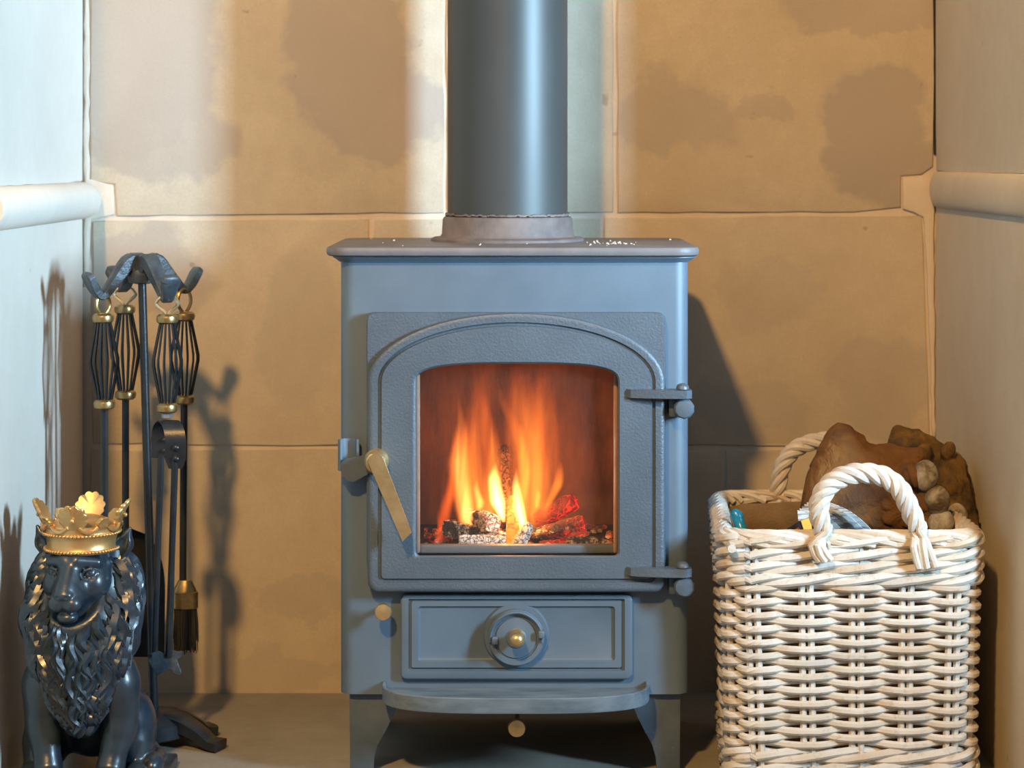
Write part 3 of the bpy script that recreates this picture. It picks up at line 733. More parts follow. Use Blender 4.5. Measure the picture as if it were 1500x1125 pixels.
# flue pipe
flue = thing('flue_pipe', 'black cylindrical stovepipe rising from the collar on top of the stove', 'flue pipe', (FX, FY, ZT))
bm = bmesh.new(); lathe(bm, [(.0772, ZT+.0335), (.0772, 1.66), (.074, 1.66), (.074, ZT+.0335)], (FX, FY, 0), seg=96, cap=False); obj('pipe', bm, M['flue'], flue)
bm = bmesh.new()
for i in range(90):
    a0 = 2*pi*i/90; rr = .0015+.0014*random.random()
    c = Vector((FX+.0785*math.cos(a0), FY+.0785*math.sin(a0), ZT+.0335+random.uniform(-.0006, .0012)))
    bmesh.ops.create_icosphere(bm, subdivisions=1, radius=rr, matrix=Matrix.Translation(c) @ Matrix.Rotation(a0, 4, 'Z') @ Matrix.Diagonal((.8, 2.2, .8, 1)))
tag(obj('fire_cement', bm, M['collar'], flue), 'crumbly ring of fire cement round the pipe foot', kind='stuff')
# ============================================================ fire
def log_mesh(a, b, r0, r1, sides=9, rings=9, rough=.16, flat=1.0, seed=0, up=None):
    rr = random.Random(seed); bm = bmesh.new(); a, b = Vector(a), Vector(b); t = (b-a).normalized()
    n = Vector(up or (0, -1, 0)); n = (n-t*n.dot(t)).normalized(); m = t.cross(n)
    ang = [2*pi*(i+rr.uniform(-.25, .25))/sides for i in range(sides)]; base = [rr.uniform(1-rough, 1+rough) for _ in ang]; loops = []
    for j in range(rings):
        s = j/(rings-1); c = a.lerp(b, s); rad = r0+(r1-r0)*s
        if j in (0, rings-1): rad *= .84
        off = (n*rr.uniform(-1, 1)+m*rr.uniform(-1, 1))*rad*.05
        loops.append([c+off+(n*math.cos(g)*flat+m*math.sin(g))*rad*bs*rr.uniform(.95, 1.05) for g, bs in zip(ang, base)])
    loft(bm, loops, True, True); return bm
E1 = ember_mat('charred_bark', (0.035, 0.026, 0.022), (0.50, 0.47, 0.45), .42, (1, .07, .01), .15, 42)
E2 = ember_mat('white_ash', (0.18, 0.15, 0.13), (0.68, 0.64, 0.61), .75, (1, .06, .01), .05, 60)
E3 = ember_mat('red_ember', (0.05, 0.01, 0.006), (0.20, 0.06, 0.04), .2, (1, .035, .008), .75, 30)
E4 = ember_mat('black_ember', (0.028, 0.02, 0.018), (0.55, 0.48, 0.45), .36, (1, .05, .012), .55, 44)
E5 = ember_mat('brown_burning_log', (0.14, 0.065, 0.03), (0.22, 0.12, 0.07), .3, (1, .25, .03), .35, 50)
E6 = ember_mat('glowing_wood', (0.40, 0.15, 0.03), (0.55, 0.25, 0.06), .4, (1, .30, .04), 1.05, 26)
def logo(bm, m, label, group=None):
    o = obj('burning_log' if 'ash' not in label.split()[0] else 'ash_chunk', bm, m, None, angle=50); base_origin(o); tag(o, label, 'log', group); return o
s_ = .00085
logo(log_mesh(P(652, 773, .085), P(742, 791, .05), 14*s_, 12*s_, seed=1), E1, 'low charred log with ash lying across the front left of the fire')
logo(log_mesh(P(672, 792, .03), P(741, 795, .035), 7*s_, 8*s_, seed=2, rough=.3), E2, 'white ashen piece at the very front left under the flames')
logo(log_mesh(P(685, 757, .11), P(722, 765, .05), 15*s_, 16*s_, seed=3), ember_mat('ashen_log_end', (0.05, 0.04, 0.05), (0.66, 0.62, 0.60), .52, (1, .04, .03), .18, 55), 'black log with a white ashen end facing out, left of centre')
logo(log_mesh(P(738, 760, .10), P(741, 655, .16), 12*s_, 11*s_, seed=4, rings=14), E5, 'brown charred log standing upright in the middle of the fire')
logo(log_mesh(P(750, 803, .045), P(752, 728, .075), 12*s_, 10*s_, seed=5), E6, 'orange glowing split of wood standing low in the centre')
logo(log_mesh(P(758, 800, .030), P(775, 768, .045), 10*s_, 8*s_, seed=6, rough=.25), E2, 'white ash-covered chunk leaning at the front centre')
logo(log_mesh(P(788, 762, .13), P(842, 735, .11), 15*s_, 15*s_, seed=7), E3, 'bright red glowing log at the back right')
logo(log_mesh(P(778, 789, .075), P(856, 766, .06), 15*s_, 14*s_, seed=8, rings=14), E4, 'checkered black and red log lying in front on the right')
logo(log_mesh(P(832, 796, .05), P(888, 796, .07), 12*s_, 10*s_, seed=9), E1, 'small grey ashen log at the right end of the grate')
logo(log_mesh(P(790, 800, .06), P(838, 799, .06), 9*s_, 9*s_, seed=10), E3, 'red ember under the checkered log')
logo(log_mesh(P(632, 800, .10), P(662, 782, .11), 13*s_, 13*s_, seed=11), E4, 'dark smouldering log end at the far left of the grate')
bm = bmesh.new(); rr_ = random.Random(3)
for i in range(260):
    x = rr_.uniform(X(612), X(905)); y = rr_.uniform(.03, .21); r = rr_.uniform(.002, .006)
    bmesh.ops.create_icosphere(bm, subdivisions=1, radius=r, matrix=Matrix.Translation((x, y, GZ-.001+r*.5)) @ Matrix.Diagonal((1, 1, .7, 1)))
base_origin(tag(obj('ash_bed', bm, ember_mat('ash_bed', (.06, .045, .04), (.4, .35, .32), .35, (1, .06, .01), .45, 30), None), 'bed of loose ash and embers covering the grate', 'ash', kind='stuff'))

fire = thing('fire', 'orange and yellow flames rising from the logs behind the stove glass', 'fire', (X(750), .09, GZ))
FK = 1.6
def flame(spine, rad, y, K, lo, hi, depth=.7, streak=(60, 60, 9), seed=0.0, sm=.3, soft=1.3):
    """spine: px points base to tip, rad: px radii. A closed tapering body filled with a glowing gas (volume emission)."""
    ps = [P(a, b, y) for a, b in spine]; pc = catmull(ps, 6); rs = lerp_list([r*.00086 for r in rad], len(pc))
    z0 = pc[0].z; h = pc[-1].z-z0; x0 = pc[0].x
    bm = bmesh.new(); loops = []
    for p, r in zip(pc, rs):
        r = max(r, .0006)*1.02
        loops.append([(p.x+r*math.cos(2*pi*i/16), p.y+r*depth*math.sin(2*pi*i/16), p.z) for i in range(16)])
    loft(bm, loops, True, True)
    m = bpy.data.materials.new('flame_gas'); m.use_nodes = True; nt = m.node_tree; nt.nodes.remove(nt.nodes['Principled BSDF'])
    g = N(nt, 'ShaderNodeNewGeometry'); sub = N(nt, 'ShaderNodeVectorMath', operation='SUBTRACT'); L(nt, g.outputs['Position'], sub.inputs[0]); sub.inputs[1].default_value = (x0, y, z0)
    sp = N(nt, 'ShaderNodeSeparateXYZ'); L(nt, sub.outputs[0], sp.inputs[0])
    t = math_n(nt, 'DIVIDE', sp.outputs[2], h, clamp=True)
    def curve(vals):
        c = N(nt, 'ShaderNodeFloatCurve'); L(nt, t, c.inputs[1]); cv = c.mapping.curves[0]
        ts = [(p.z-z0)/h for p in pc]
        idx = list(range(0, len(pc), 2)); idx += [len(pc)-1] if idx[-1] != len(pc)-1 else []
        pts = [(ts[i], vals[i]) for i in idx]
        while len(cv.points) < len(pts): cv.points.new(.5, .5)
        for q, (u_, v_) in zip(cv.points, pts): q.location = (min(1, max(0, u_)), v_)
        c.mapping.extend = 'HORIZONTAL'; c.mapping.update(); return c.outputs[0]
    xc = math_n(nt, 'MULTIPLY', math_n(nt, 'SUBTRACT', curve([.5+(p.x-x0)/.3 for p in pc]), .5), .3)
    R = math_n(nt, 'MAXIMUM', math_n(nt, 'MULTIPLY', curve([r/.08 for r in rs]), .08), .0006)
    dx = math_n(nt, 'DIVIDE', math_n(nt, 'SUBTRACT', sp.outputs[0], xc), R); dy = math_n(nt, 'DIVIDE', sp.outputs[1], math_n(nt, 'MULTIPLY', R, depth))
    r2 = math_n(nt, 'ADD', math_n(nt, 'MULTIPLY', dx, dx), math_n(nt, 'MULTIPLY', dy, dy))
    f = math_n(nt, 'POWER', math_n(nt, 'SUBTRACT', 1.0, r2, clamp=True), soft)
    mp = N(nt, 'ShaderNodeMapping'); mp.inputs['Scale'].default_value = streak; mp.inputs['Location'].default_value = (seed*3.1, seed*1.7, seed)
    L(nt, sub.outputs[0], mp.inputs[0]); n = noise_tex(nt, mp.outputs[0], 1.0, 2, .5, .6)
    st = ramp(nt, n.outputs[0], [(.5-sm, .0), (.5+sm*.6, 1.0)]).outputs[0]
    fade = ramp(nt, t, [(0.0, .35), (.10, 1.0), (.55, .8), (1.0, .0)]).outputs[0]
    d = math_n(nt, 'MULTIPLY', math_n(nt, 'MULTIPLY', f, st), fade)
    em = N(nt, 'ShaderNodeEmission'); L(nt, mixc(nt, d, lo, hi), em.inputs[0]); L(nt, math_n(nt, 'MULTIPLY', d, K*FK), em.inputs[1])
    L(nt, em.outputs[0], nt.nodes['Material Output'].inputs['Volume'])
    try: m.cycles.volume_step_rate = .5
    except Exception: pass
    return obj('flame', bm, m, fire)
O_, Y_ = (1, .17, .012), (1, .42, .05); W_ = (1, .62, .16); D_ = (.9, .085, .006)
flame([(688, 795), (680, 740), (672, 680), (676, 620), (670, 575)], [10, 17, 19, 9, 2], .075, 210, O_, W_, .7, (50, 50, 7), 1, .28)       # yellow tongue, left
flame([(700, 790), (694, 720), (692, 660), (702, 600), (708, 530)], [22, 30, 26, 20, 12], .10, 62, D_, Y_, .6, (55, 55, 6), 2, .25)
flame([(716, 790), (722, 700), (718, 640), (704, 580), (690, 545)], [12, 17, 16, 9, 2], .09, 75, D_, Y_, .7, (60, 60, 8), 3, .3)
flame([(738, 765), (729, 735), (724, 700), (726, 676)], [4, 13, 11, 1.5], .055, 700, (1, .45, .07), (1, .80, .36), .7, (20, 20, 4), 4, .6)        # white-hot tongue
flame([(766, 775), (760, 745), (756, 712), (757, 682)], [10, 10.5, 7.5, 1], .055, 620, (1, .42, .06), (1, .78, .32), .7, (20, 20, 4), 5, .6)
flame([(750, 755), (745, 720), (738, 690)], [6, 5, 2], .05, 160, O_, Y_, .7, (40, 40, 8), 15, .5)
flame([(772, 780), (776, 700), (772, 640), (764, 590), (758, 530)], [24, 36, 36, 30, 20], .12, 46, D_, Y_, .6, (60, 60, 6), 6, .22)
flame([(792, 770), (798, 700), (800, 630), (794, 570), (802, 530)], [18, 26, 24, 20, 12], .10, 48, D_, Y_, .6, (60, 60, 6), 7, .22)
flame([(760, 760), (768, 690), (756, 630), (738, 590), (726, 552)], [8, 12, 12, 9, 2], .085, 95, O_, Y_, .7, (60, 60, 7), 8, .3)
flame([(800, 745), (816, 712), (820, 690), (822, 672)], [5, 10, 7, 1.5], .085, 210, O_, Y_, .7, (40, 40, 8), 9, .4)
flame([(786, 745), (788, 725), (786, 708)], [4, 6, 1.5], .07, 260, O_, Y_, .7, (30, 30, 8), 10, .5)
flame([(650, 800), (650, 755), (664, 710), (668, 655), (662, 610)], [6, 12, 12, 9, 2], .10, 70, D_, O_, .7, (50, 50, 8), 11, .3)
flame([(642, 800), (646, 775), (650, 745), (648, 715)], [8, 8, 6, 2], .08, 80, (1, .05, .005), O_, .7, (50, 50, 10), 12, .4)
flame([(702, 748), (703, 735), (698, 715), (700, 695)], [7, 9, 6, 1.5], .06, 300, O_, W_, .7, (30, 30, 8), 13, .5)
flame([(718, 772), (730, 752), (738, 772), (752, 790)], [3, 8, 8, 4], .05, 140, O_, W_, .7, (40, 40, 12), 14, .5) if False else None
fl_ = bpy.data.lights.new('fire_light', 'POINT'); fl_.energy = 1.3; fl_.color = (1.0, .36, .09); fl_.shadow_soft_size = .035
fo = bpy.data.objects.new('fire_light', fl_); COL.objects.link(fo); fo.location = P(752, 735, .07)

# ============================================================ fireside companion set
CX, CY = X(216, .15), .15
def cs(px, py, y=.15): return P(px, py, y)
stand = thing('companion_stand', 'black iron fireside tool stand with four hooked arms and spreading feet', 'tool stand', (X(225, .15), .15, 0))
top_p = cs(208, 402); bot_p = cs(226, 1048)
bm = bmesh.new(); tube(bm, [top_p+Vector((0, 0, -.004)), top_p.lerp(bot_p, .5), bot_p+Vector((0, 0, -.006))], [.0053, .0054, .0060], 14); obj('pole', bm, M['black'], stand)
bm = bmesh.new(); lathe(bm, [(.006, .040), (.012, .041), (.013, .045), (.010, .049), (.0065, .051)], (bot_p.x, bot_p.y, bot_p.z-.045), seg=24); tag(obj('pole_collar', bm, M['brass_old'], stand), 'small brown collar where the pole meets the base')
bm = bmesh.new(); hz = top_p.z
lathe(bm, [(.008, -.012), (.016, -.010), (.019, -.002), (.017, .006), (.009, .012), (.0005, .014)], tuple(top_p), seg=24); obj('hub', bm, M['hub'], stand)
hubsq = [(-1, -.75), (-.75, -1), (.75, -1), (1, -.75), (1, .75), (.75, 1), (-.75, 1), (-1, .75)]
arm_ends = {}
def hook_arm(px_low, py_low, px_tip, py_tip, yy):
    y1 = yy; lo_ = P(px_low, py_low, y1); tip = P(px_tip, py_tip, y1+(y1-.15)*.4)
    d = Vector((lo_.x-top_p.x, lo_.y-top_p.y, 0)); pk = top_p+d*.30+Vector((0, 0, .017)); md = top_p+d*.68+Vector((0, 0, (lo_.z-top_p.z)*.35+.006))
    up_ = lo_.lerp(tip, .5)+Vector((0, 0, -.004)); pts = catmull([top_p, pk, md, lo_+Vector((0, 0, .004)), up_, tip], 5)
    bm = bmesh.new(); rad = lerp_list([.0110, .0105, .0085, .0065, .0078, .0120], len(pts)); fl = lerp_list([1, .95, .8, .8, .7, .40], len(pts))
    tube(bm, pts, rad, up=(d.y, -d.x, 0), flat=fl, shape=hubsq)
    # round the spoon end
    e = pts[-1]; dd = (pts[-1]-pts[-2]).normalized(); sd = Vector((d.y, -d.x, 0)).normalized(); nn = dd.cross(sd); loops = []
    for k_, (a, s) in enumerate(((0, 1.0), (.0035, .95), (.0065, .78), (.0085, .45))):
        loops.append([e+dd*a+sd*(u_*.0120*s)+nn*(v_*.0120*.40*s) for u_, v_ in hubsq])
    loft(bm, loops, True, True)
    obj('hook_arm', bm, M['hub'], stand, angle=40); return lo_
hA = hook_arm(152, 437, 130, 408, .12); hB = hook_arm(181, 426, 168, 398, .205); hC = hook_arm(243, 441, 250, 412, .095); hD = hook_arm(267, 428, 287, 400, .18)
# foot casting
bm = bmesh.new(); bx, by = bot_p.x, .15
lathe(bm, [(.0005, .044), (.020, .043), (.036, .038), (.046, .030), (.047, .014), (.038, .010)], (bx, by, 0), seg=32)
obj('base', bm, M['black'], stand)
for ang, ln in ((-22, .088), (35, .075), (140, .080), (215, .078)):
    a = math.radians(ang); d = Vector((math.cos(a), math.sin(a), 0)); c0 = Vector((bx, by, 0))
    pts = catmull([c0+Vector((0, 0, .030)), c0+d*ln*.40+Vector((0, 0, .030)), c0+d*ln*.72+Vector((0, 0, .020)), c0+d*ln*.92+Vector((0, 0, .009)), c0+d*(ln+.008)+Vector((0, 0, .007))], 5)
    bm = bmesh.new(); tube(bm, pts, lerp_list([.020, .017, .014, .013, .015], len(pts)), up=(-d.y, d.x, 0), flat=lerp_list([.6, .6, .55, .5, .45], len(pts)), shape=hubsq)
    obj('foot', bm, M['black'], stand, angle=40)

def tool(name, label, px, yy, loop_kind, py_c1, py_c2, tilt=0.0, loop_top=None):
    """hanging tool: wire loop, brass collar, wire cage grip, brass collar, rod. Returns thing and helper"""
    sc = (CD+yy)/F; t = thing(name, label, 'fire tool', (X(px, yy), yy, 0), 'companion set tools' if False else None)
    z1, z2 = Z(py_c1, yy), Z(py_c2, yy); x = X(px, yy)
    x2 = X(px+tilt, yy)
    for z_, xx in ((z1, x), (z2, x2)):
        bm = bmesh.new(); lathe(bm, [(.005, .0062), (.0100, .0060), (.0130, .0035), (.0138, 0), (.0130, -.0040), (.0100, -.0062), (.005, -.0064)], (xx, yy, z_), seg=28); obj('brass_collar', bm, M['brass_old'], t)
    # cage
    bm = bmesh.new(); nw = 14
    for i in range(nw):
        a = 2*pi*(i+.3)/nw; ca, sa = math.cos(a), math.sin(a); pts = []
        for s, r in ((0, .0085), (.50, .0188), (1, .0085)):
            pts.append((x+(x2-x)*s+r*ca, yy+r*sa, z1-.003+(z2-z1+.006)*s))
        q = [Vector(pts[0]), Vector(pts[0]).lerp(Vector(pts[1]), .93), Vector(pts[1]).lerp(Vector(pts[2]), .07), Vector(pts[2])]
        tube(bm, q, .00145, 5)
    obj('wire_cage', bm, M['black'], t)
    lm = M['brass_pale'] if loop_kind == 'front' else M['brass_old']
    bm = bmesh.new(); zl = z1+.004; tp = loop_top-zl
    if loop_kind == 'front':
        w = .0130; pts = [(-.0015, 0), (-.004, .008), (-w, .021), (-w*.95, .030), (-w*.5, .0375), (0, .039), (w*.5, .0375), (w*.95, .030), (w, .021), (.004, .008), (.0015, 0)]
        pts = [(x+a, yy, zl+b*tp/.039) for a, b in pts]
    else:
        w = .0075; pts = [(0, -.001), (-w*.5, .004), (-w, .014), (-w*.9, .026), (-w*.4, .033), (0, .034), (w*.4, .033), (w*.9, .026), (w, .014), (w*.5, .004), (0, -.001)]
        pts = [(x+a*.9, yy+a*1.1, zl+b*tp/.034) for a, b in pts]
    tube(bm, catmull(pts, 4), .0023, 8); obj('hanging_loop', bm, lm, t)
    return t, x2, z2
# poker
t, x2, z2 = tool('poker', 'fireside poker hanging leftmost on the tool stand, behind the lion', 151, .12, 'side', 466, 592, 2, hA.z+.004)
bm = bmesh.new(); tube(bm, [(x2, .12, z2), (x2, .12, z2-.20), (x2+.004, .12, z2-.34)], [.0046, .0046, .0042], 10); e = Vector((x2+.004, .12, z2-.34))
obj('rod', bm, M['black'], t)
bm = bmesh.new(); tube(bm, catmull([e+Vector((0, 0, .01)), e+Vector((.002, 0, -.012)), e+Vector((.012, 0, -.020)), e+Vector((.022, 0, -.012))], 4), lerp_list([.0045, .005, .0035, .0006], 13), 8); obj('poker_hook', bm, M['black'], t)
# shovel
t, x2, z2 = tool('shovel', 'fireside shovel with a broad matt black pan at the back of the tool stand', 183, .205, 'front', 453, 578, 1, hB.z+.005)
bm = bmesh.new(); zs = Z(800, .205); tube(bm, [(x2, .205, z2), (x2, .205, zs)], .0046, 10); obj('rod', bm, M['black'], t)
bm = bmesh.new(); loops = []
cx_ = X(186, .225); zt_, zb_ = Z(768, .225), Z(962, .225); hw = (X(244, .225)-cx_)
for k_ in range(19):
    s = k_/18; z = zt_+(zb_-zt_)*s; w = hw*(1-max(0, (1-s/.50))**2.4)**.5 if s < .5 else hw*(1.0-.04*(s-.5)); w = max(w, .002)
    row = []
    for j in range(13):
        u_ = -1+2*j/12; dish = .011*(u_**4)+.012*max(0, 1-s/.12)**2
        row.append((cx_+w*u_, .218-dish+.006, z))
    loops.append(row)
loft(bm, loops, closed=False)
geo = bmesh.ops.solidify(bm, geom=bm.faces[:], thickness=.0016)
obj('pan', bm, M['pan'], t)
# tongs
t, x2, z2 = tool('tongs', 'fireside tongs with a riveted spring bow at the front of the tool stand', 245, .095, 'front', 467, 597, 0, hC.z+.006)
bm = bmesh.new(); lathe(bm, [(.0062, -.013), (.0070, -.0125), (.0070, -.0075), (.0062, -.007)], (x2, .095, z2), seg=6); tag(obj('nut', bm, M['steel'], t, smooth=False), 'bright steel nut')
# bow: sheet strap bent over, front leaf right, rear leaf left
bm = bmesh.new(); sp = []
yfr, yre = .074, .112
q = [(0.0, -.058), (0.0, -.040), (0.0, -.022), (.004, -.010), (.013, -.002), (.024, -.002), (.034, -.010), (.038, -.022), (.038, -.040), (.038, -.050)]
qs = catmull([(a, b, 0) for a, b in q], 3)
for s_i, v in enumerate(qs):
    yy_ = yfr+v.x; z = z2-.015+v.y; f = v.x/.038; xc_ = X(257, yfr)*(1-f)+X(233, yre)*f
    w = .0128
    if v.y < -.046 and f < .5: w = .0128-.0045*min(1, (-.046-v.y)/.012)
    if f > .5: w = .0095
    sp.append((Vector((xc_-w, yy_, z)), Vector((xc_+w, yy_, z))))
loops = []
for i, (a, b) in enumerate(sp):
    c0, c1 = sp[max(i-1, 0)], sp[min(i+1, len(sp)-1)]; tt = ((c1[0]+c1[1])-(c0[0]+c0[1])); tt.x = 0; tt.normalize(); nn_ = Vector((0, -tt.z, tt.y))*.0009
    loops.append([a+nn_, b+nn_, b-nn_, a-nn_])
loft(bm, loops, True, True); obj('spring_bow', bm, M['black'], t, angle=28)
for py in (656, 672):
    bm = bmesh.new(); c = P(258, py, yfr); lathe(bm, [(.0042, 0), (.0040, -.0018), (.0026, -.0032), (.0004, -.0037)], (c.x, c.y-.0012, c.z), axis='y', seg=14); obj('rivet', bm, M['black'], t)
    bm = bmesh.new(); c = P(234, py-6, yfr); lathe(bm, [(.0026, 0), (.0024, -.0016), (.0004, -.0022)], (c.x, yre-.003, c.z), axis='y', seg=12); obj('rivet', bm, M['black'], t)
fr0, fr1 = P(256, 676, yfr), P(247, 962, .070); re0, re1 = P(236, 668, yre), P(226, 960, .098)
bm = bmesh.new(); tube(bm, [fr0+Vector((0, .002, .004)), fr0.lerp(fr1, .5), fr1], [.0044, .0040, .0050], 10); obj('front_arm', bm, M['black'], t)
bm = bmesh.new(); tube(bm, [re0, re0.lerp(re1, .5), re1], [.0044, .0038, .0042], 10); obj('rear_arm', bm, M['black'], t)
def claw(pts, y0):
    bm = bmesh.new(); ngon_plate(bm, [(X(a, y0), Z(b, y0)) for a, b in pts][::-1], y0, y0+.003, .0006, 1); obj('claw', bm, M['hub'], t, angle=40)
claw([(222, 957), (232, 954), (240, 958), (251, 952), (260, 955), (267, 954), (266, 962), (259, 966), (262, 976), (266, 986), (263, 990), (256, 988), (248, 980), (242, 983), (232, 990), (226, 984), (222, 972)], .068)
claw([(216, 958), (236, 956), (238, 966), (233, 984), (224, 980), (218, 970)], .100)
# brush
t, x2, z2 = tool('hearth_brush', 'fireside brush with brass ferrule and black bristles, rightmost on the stand', 270, .175, 'side', 463, 585, 0, hD.z+.004)
yb2 = .175; zf = Z(852, yb2); x3 = X(268, yb2)
bm = bmesh.new(); tube(bm, [(x2, yb2, z2), (x2-.001, yb2, (z2+zf)/2), (x3, yb2, zf-.005)], [.0046, .0046, .0046], 10); obj('rod', bm, M['black'], t)
bm = bmesh.new(); loops = []
xf = X(271, yb2)
for r_, z in ((.005, zf+.003), (.0085, zf+.002), (.0105, zf-.002), (.0150, zf-.011), (.0155, zf-.0125), (.0170, zf-.013), (.0170, zf-.033), (.0160, zf-.034)):
    loops.append([(xf+r_*math.cos(2*pi*i/28), yb2+r_*.62*math.sin(2*pi*i/28), z) for i in range(28)])
loft(bm, loops, True, True); tag(obj('ferrule', bm, M['brass_old'], t, angle=30), 'aged brass ferrule')
bm = bmesh.new()
for i in range(230):
    a = random.uniform(0, 2*pi); r_ = math.sqrt(random.random()); dx, dy = r_*math.cos(a), r_*math.sin(a)
    p0 = Vector((xf+.014*dx, yb2+.009*dy, zf-.030)); p1 = p0+Vector((random.uniform(-.003, .003)+dx*.001, random.uniform(-.003, .003), -random.uniform(.040, .062)))
    tube(bm, [p0, p0.lerp(p1, .5)+Vector((random.uniform(-.001, .001), 0, 0)), p1], [.0011, .0010, .0005], 3)
tag(obj('bristles', bm, M['bristle'], t), 'black bristles', kind='stuff')

# ============================================================ wicker basket
BD = -.08                                           # front plane of the basket
basket = thing('wicker_basket', 'whitewashed rectangular wicker log basket with twisted hoop handles, right of the stove', 'basket', (X(1247, BD), .09, 0))
KS = (CD+BD)/F
def bplan(z):
    """corner positions of the stake line at height z: leaning outwards, turned a little"""
    t = z/.302
    xl, xr = X(1062, BD)+.010*(1-t), X(1437, BD)-.006*(1-t)
    y0, y1 = BD+.010, BD+.325
    return xl, xr, y0+.006*(1-t), y1-.008*(1-t)
NF, NSD = 5, 6       # stake groups on the long and the short sides between corners
def stake_pos(i, z):
    xl, xr, y0, y1 = bplan(z); sk = .020   # the back is shifted to the right, as the basket stands slightly turned
    r = .022
    n = NF+NSD
    front = [xl+r+(xr-xl-2*r)*u_ for u_ in (.035, .285, .52, .755, .975)]
    sidey = [y0+r+(y1-y0-2*r)*(k_+.5)/NSD for k_ in range(NSD)]
    L_ = []
    for x in front: L_.append((x, y0))
    L_.append((xr-.004, y0+.014))
    for y in sidey[0:]: L_.append((xr, y+.006))
    L_.append((xr-.004, y1-.010))
    for x in front[::-1]: L_.append((x, y1))
    L_.append((xl+.004, y1-.010))
    for y in sidey[::-1]: L_.append((xl, y+.006))
    L_.append((xl+.004, y0+.014))
    x, y = L_[i % len(L_)]
    f = (y-y0)/(y1-y0); return Vector((x+sk*f*(1 if x < (xl+xr)/2 else -.15), y, z))
NST = NF*2+NSD*2+4
cx0 = (X(1062, BD)+X(1437, BD))/2; cy0 = BD+.17
def outward(i, z):
    a, b = stake_pos(i-1, z), stake_pos(i+1, z); t = b-a; n = Vector((t.y, -t.x, 0)).normalized()
    return n
print('stakes', NST)
# stakes (pairs on the long sides, singles at the corners)
for i in range(NST):
    p0, p1 = stake_pos(i, 0.004), stake_pos(i, .296); tdir = (stake_pos(i+1, .1)-stake_pos(i-1, .1)).normalized()
    corner = i in (NF, NF+NSD+1, NF*2+NSD+2, NST-1)
    for s in ((0,) if corner else (-1, 1)):
        o = tdir*(s*.0052); bm = bmesh.new(); r_ = .0048 if corner else .0042
        tube(bm, [p0+o, p0.lerp(p1, .33)+o*random.uniform(.9, 1.1), p0.lerp(p1, .66)+o, p1+o], r_, 7); obj('stake', bm, M['cane'], basket)
def ring(zc, phase, amp, zamp, per, rad, k=7, z_at=None, twist=0, zjit=.0006):
    """one weaver all the way round: in and out of the stakes with period per"""
    pts = []
    for i in range(NST):
        for j in range(k):
            s = i+j/k; a, b = stake_pos(i, zc), stake_pos(i+1, zc); pm, pp = stake_pos(i-1, zc), stake_pos(i+2, zc); t = j/k
            p = 0.5*((2*a)+(b-pm)*t+(2*pm-5*a+4*b-pp)*t*t+(3*a-pm-3*b+pp)*t**3)
            n = (outward(i, zc)*(1-t)+outward(i+1, zc)*t).normalized(); ph = 2*pi*s/per+phase; c = math.cos(ph)
            # squarish wave: quick cross-over, long float
            w = math.copysign(abs(c)**.6, c)
            pts.append(p+n*(amp*w+.0008)+Vector((0, 0, -zamp*math.cos(ph)+(random.uniform(-zjit, zjit) if j == 0 else 0))))
    return pts
rows_z = []
z_lo, z_hi = .030, Z(862, BD)
nrow = 0; z = z_lo+.016
pitch = (10.05)*KS
# plain weave rows
zr = [z_hi-pitch*(k_) for k_ in range(24)]
for k_, z in enumerate(zr):
    pts = ring(z, pi*(k_ % 2), .0060, .0013, 2, .0040)
    bm = bmesh.new(); rad = [.0046*random.uniform(.93, 1.05) for _ in range(NST)]; rad = [rad[i//7 % NST] for i in range(len(pts))]
    tube(bm, pts, rad, 7, closed=True); obj('weaver', bm, M['cane'], basket)
# three-rod wale bands, top and bottom
def wale(zc, rad=.0050):
    for q in range(3):
        per = 4 if NST % 4 == 0 else 3
        pts = ring(zc, 0, 0, 0, 3, rad); n = len(pts); out = []
        P3 = NST/round(NST/3.25)
        for m_, p in enumerate(pts):
            s = m_/7; ph = 2*pi*s/P3+2*pi*q/3
            i = int(s); n_ = outward(i, zc).lerp(outward(i+1, zc), s-i).normalized(); c = math.cos(ph); w = math.copysign(abs(c)**.7, c)
            out.append(p+n_*(.0074*w+.0006)+Vector((0, 0, .0052*math.sin(ph))))
        bm = bmesh.new(); tube(bm, out, rad*random.uniform(.95, 1.05), 7, closed=True); obj('wale_rod', bm, M['cane'], basket)
for py in (796, 815.5, 834, 851.5): wale(Z(py-2, BD))
zb0 = zr[-1]-pitch*1.0
for k_ in range(4): wale(zb0-.006-k_*.0165)
# rim border: loose diagonal rods laid over the top edge
for i in range(NST):
    for s in (0, .5):
        a = stake_pos(i, .298); 
        def at(u_):
            i0 = math.floor(u_); f = u_-i0; return stake_pos(i0, .300).lerp(stake_pos(i0+1, .300), f), (outward(i0, .3).lerp(outward(i0+1, .3), f)).normalized()
        pts = []
        for tt, dn, dz in ((0, -.009, -.006), (.35, -.006, .002), (.9, .001, .0045), (1.5, .007, .001), (2.1, .008, -.006), (2.35, .006, -.010)):
            p, n = at(i+s+tt); pts.append(p+n*dn+Vector((0, 0, dz)))
        bm = bmesh.new(); tube(bm, catmull(pts, 3), .0042*random.uniform(.9, 1.05), 7); obj('rim_rod', bm, M['cane'], basket)
# cut stub at the front left of the rim
bm = bmesh.new(); c = P(1071, 801, BD-.004); tube(bm, [c+Vector((0, .02, 0)), c+Vector((0, -.008, -.001))], .0050, 9); obj('cane_stub', bm, M['cane'], basket)
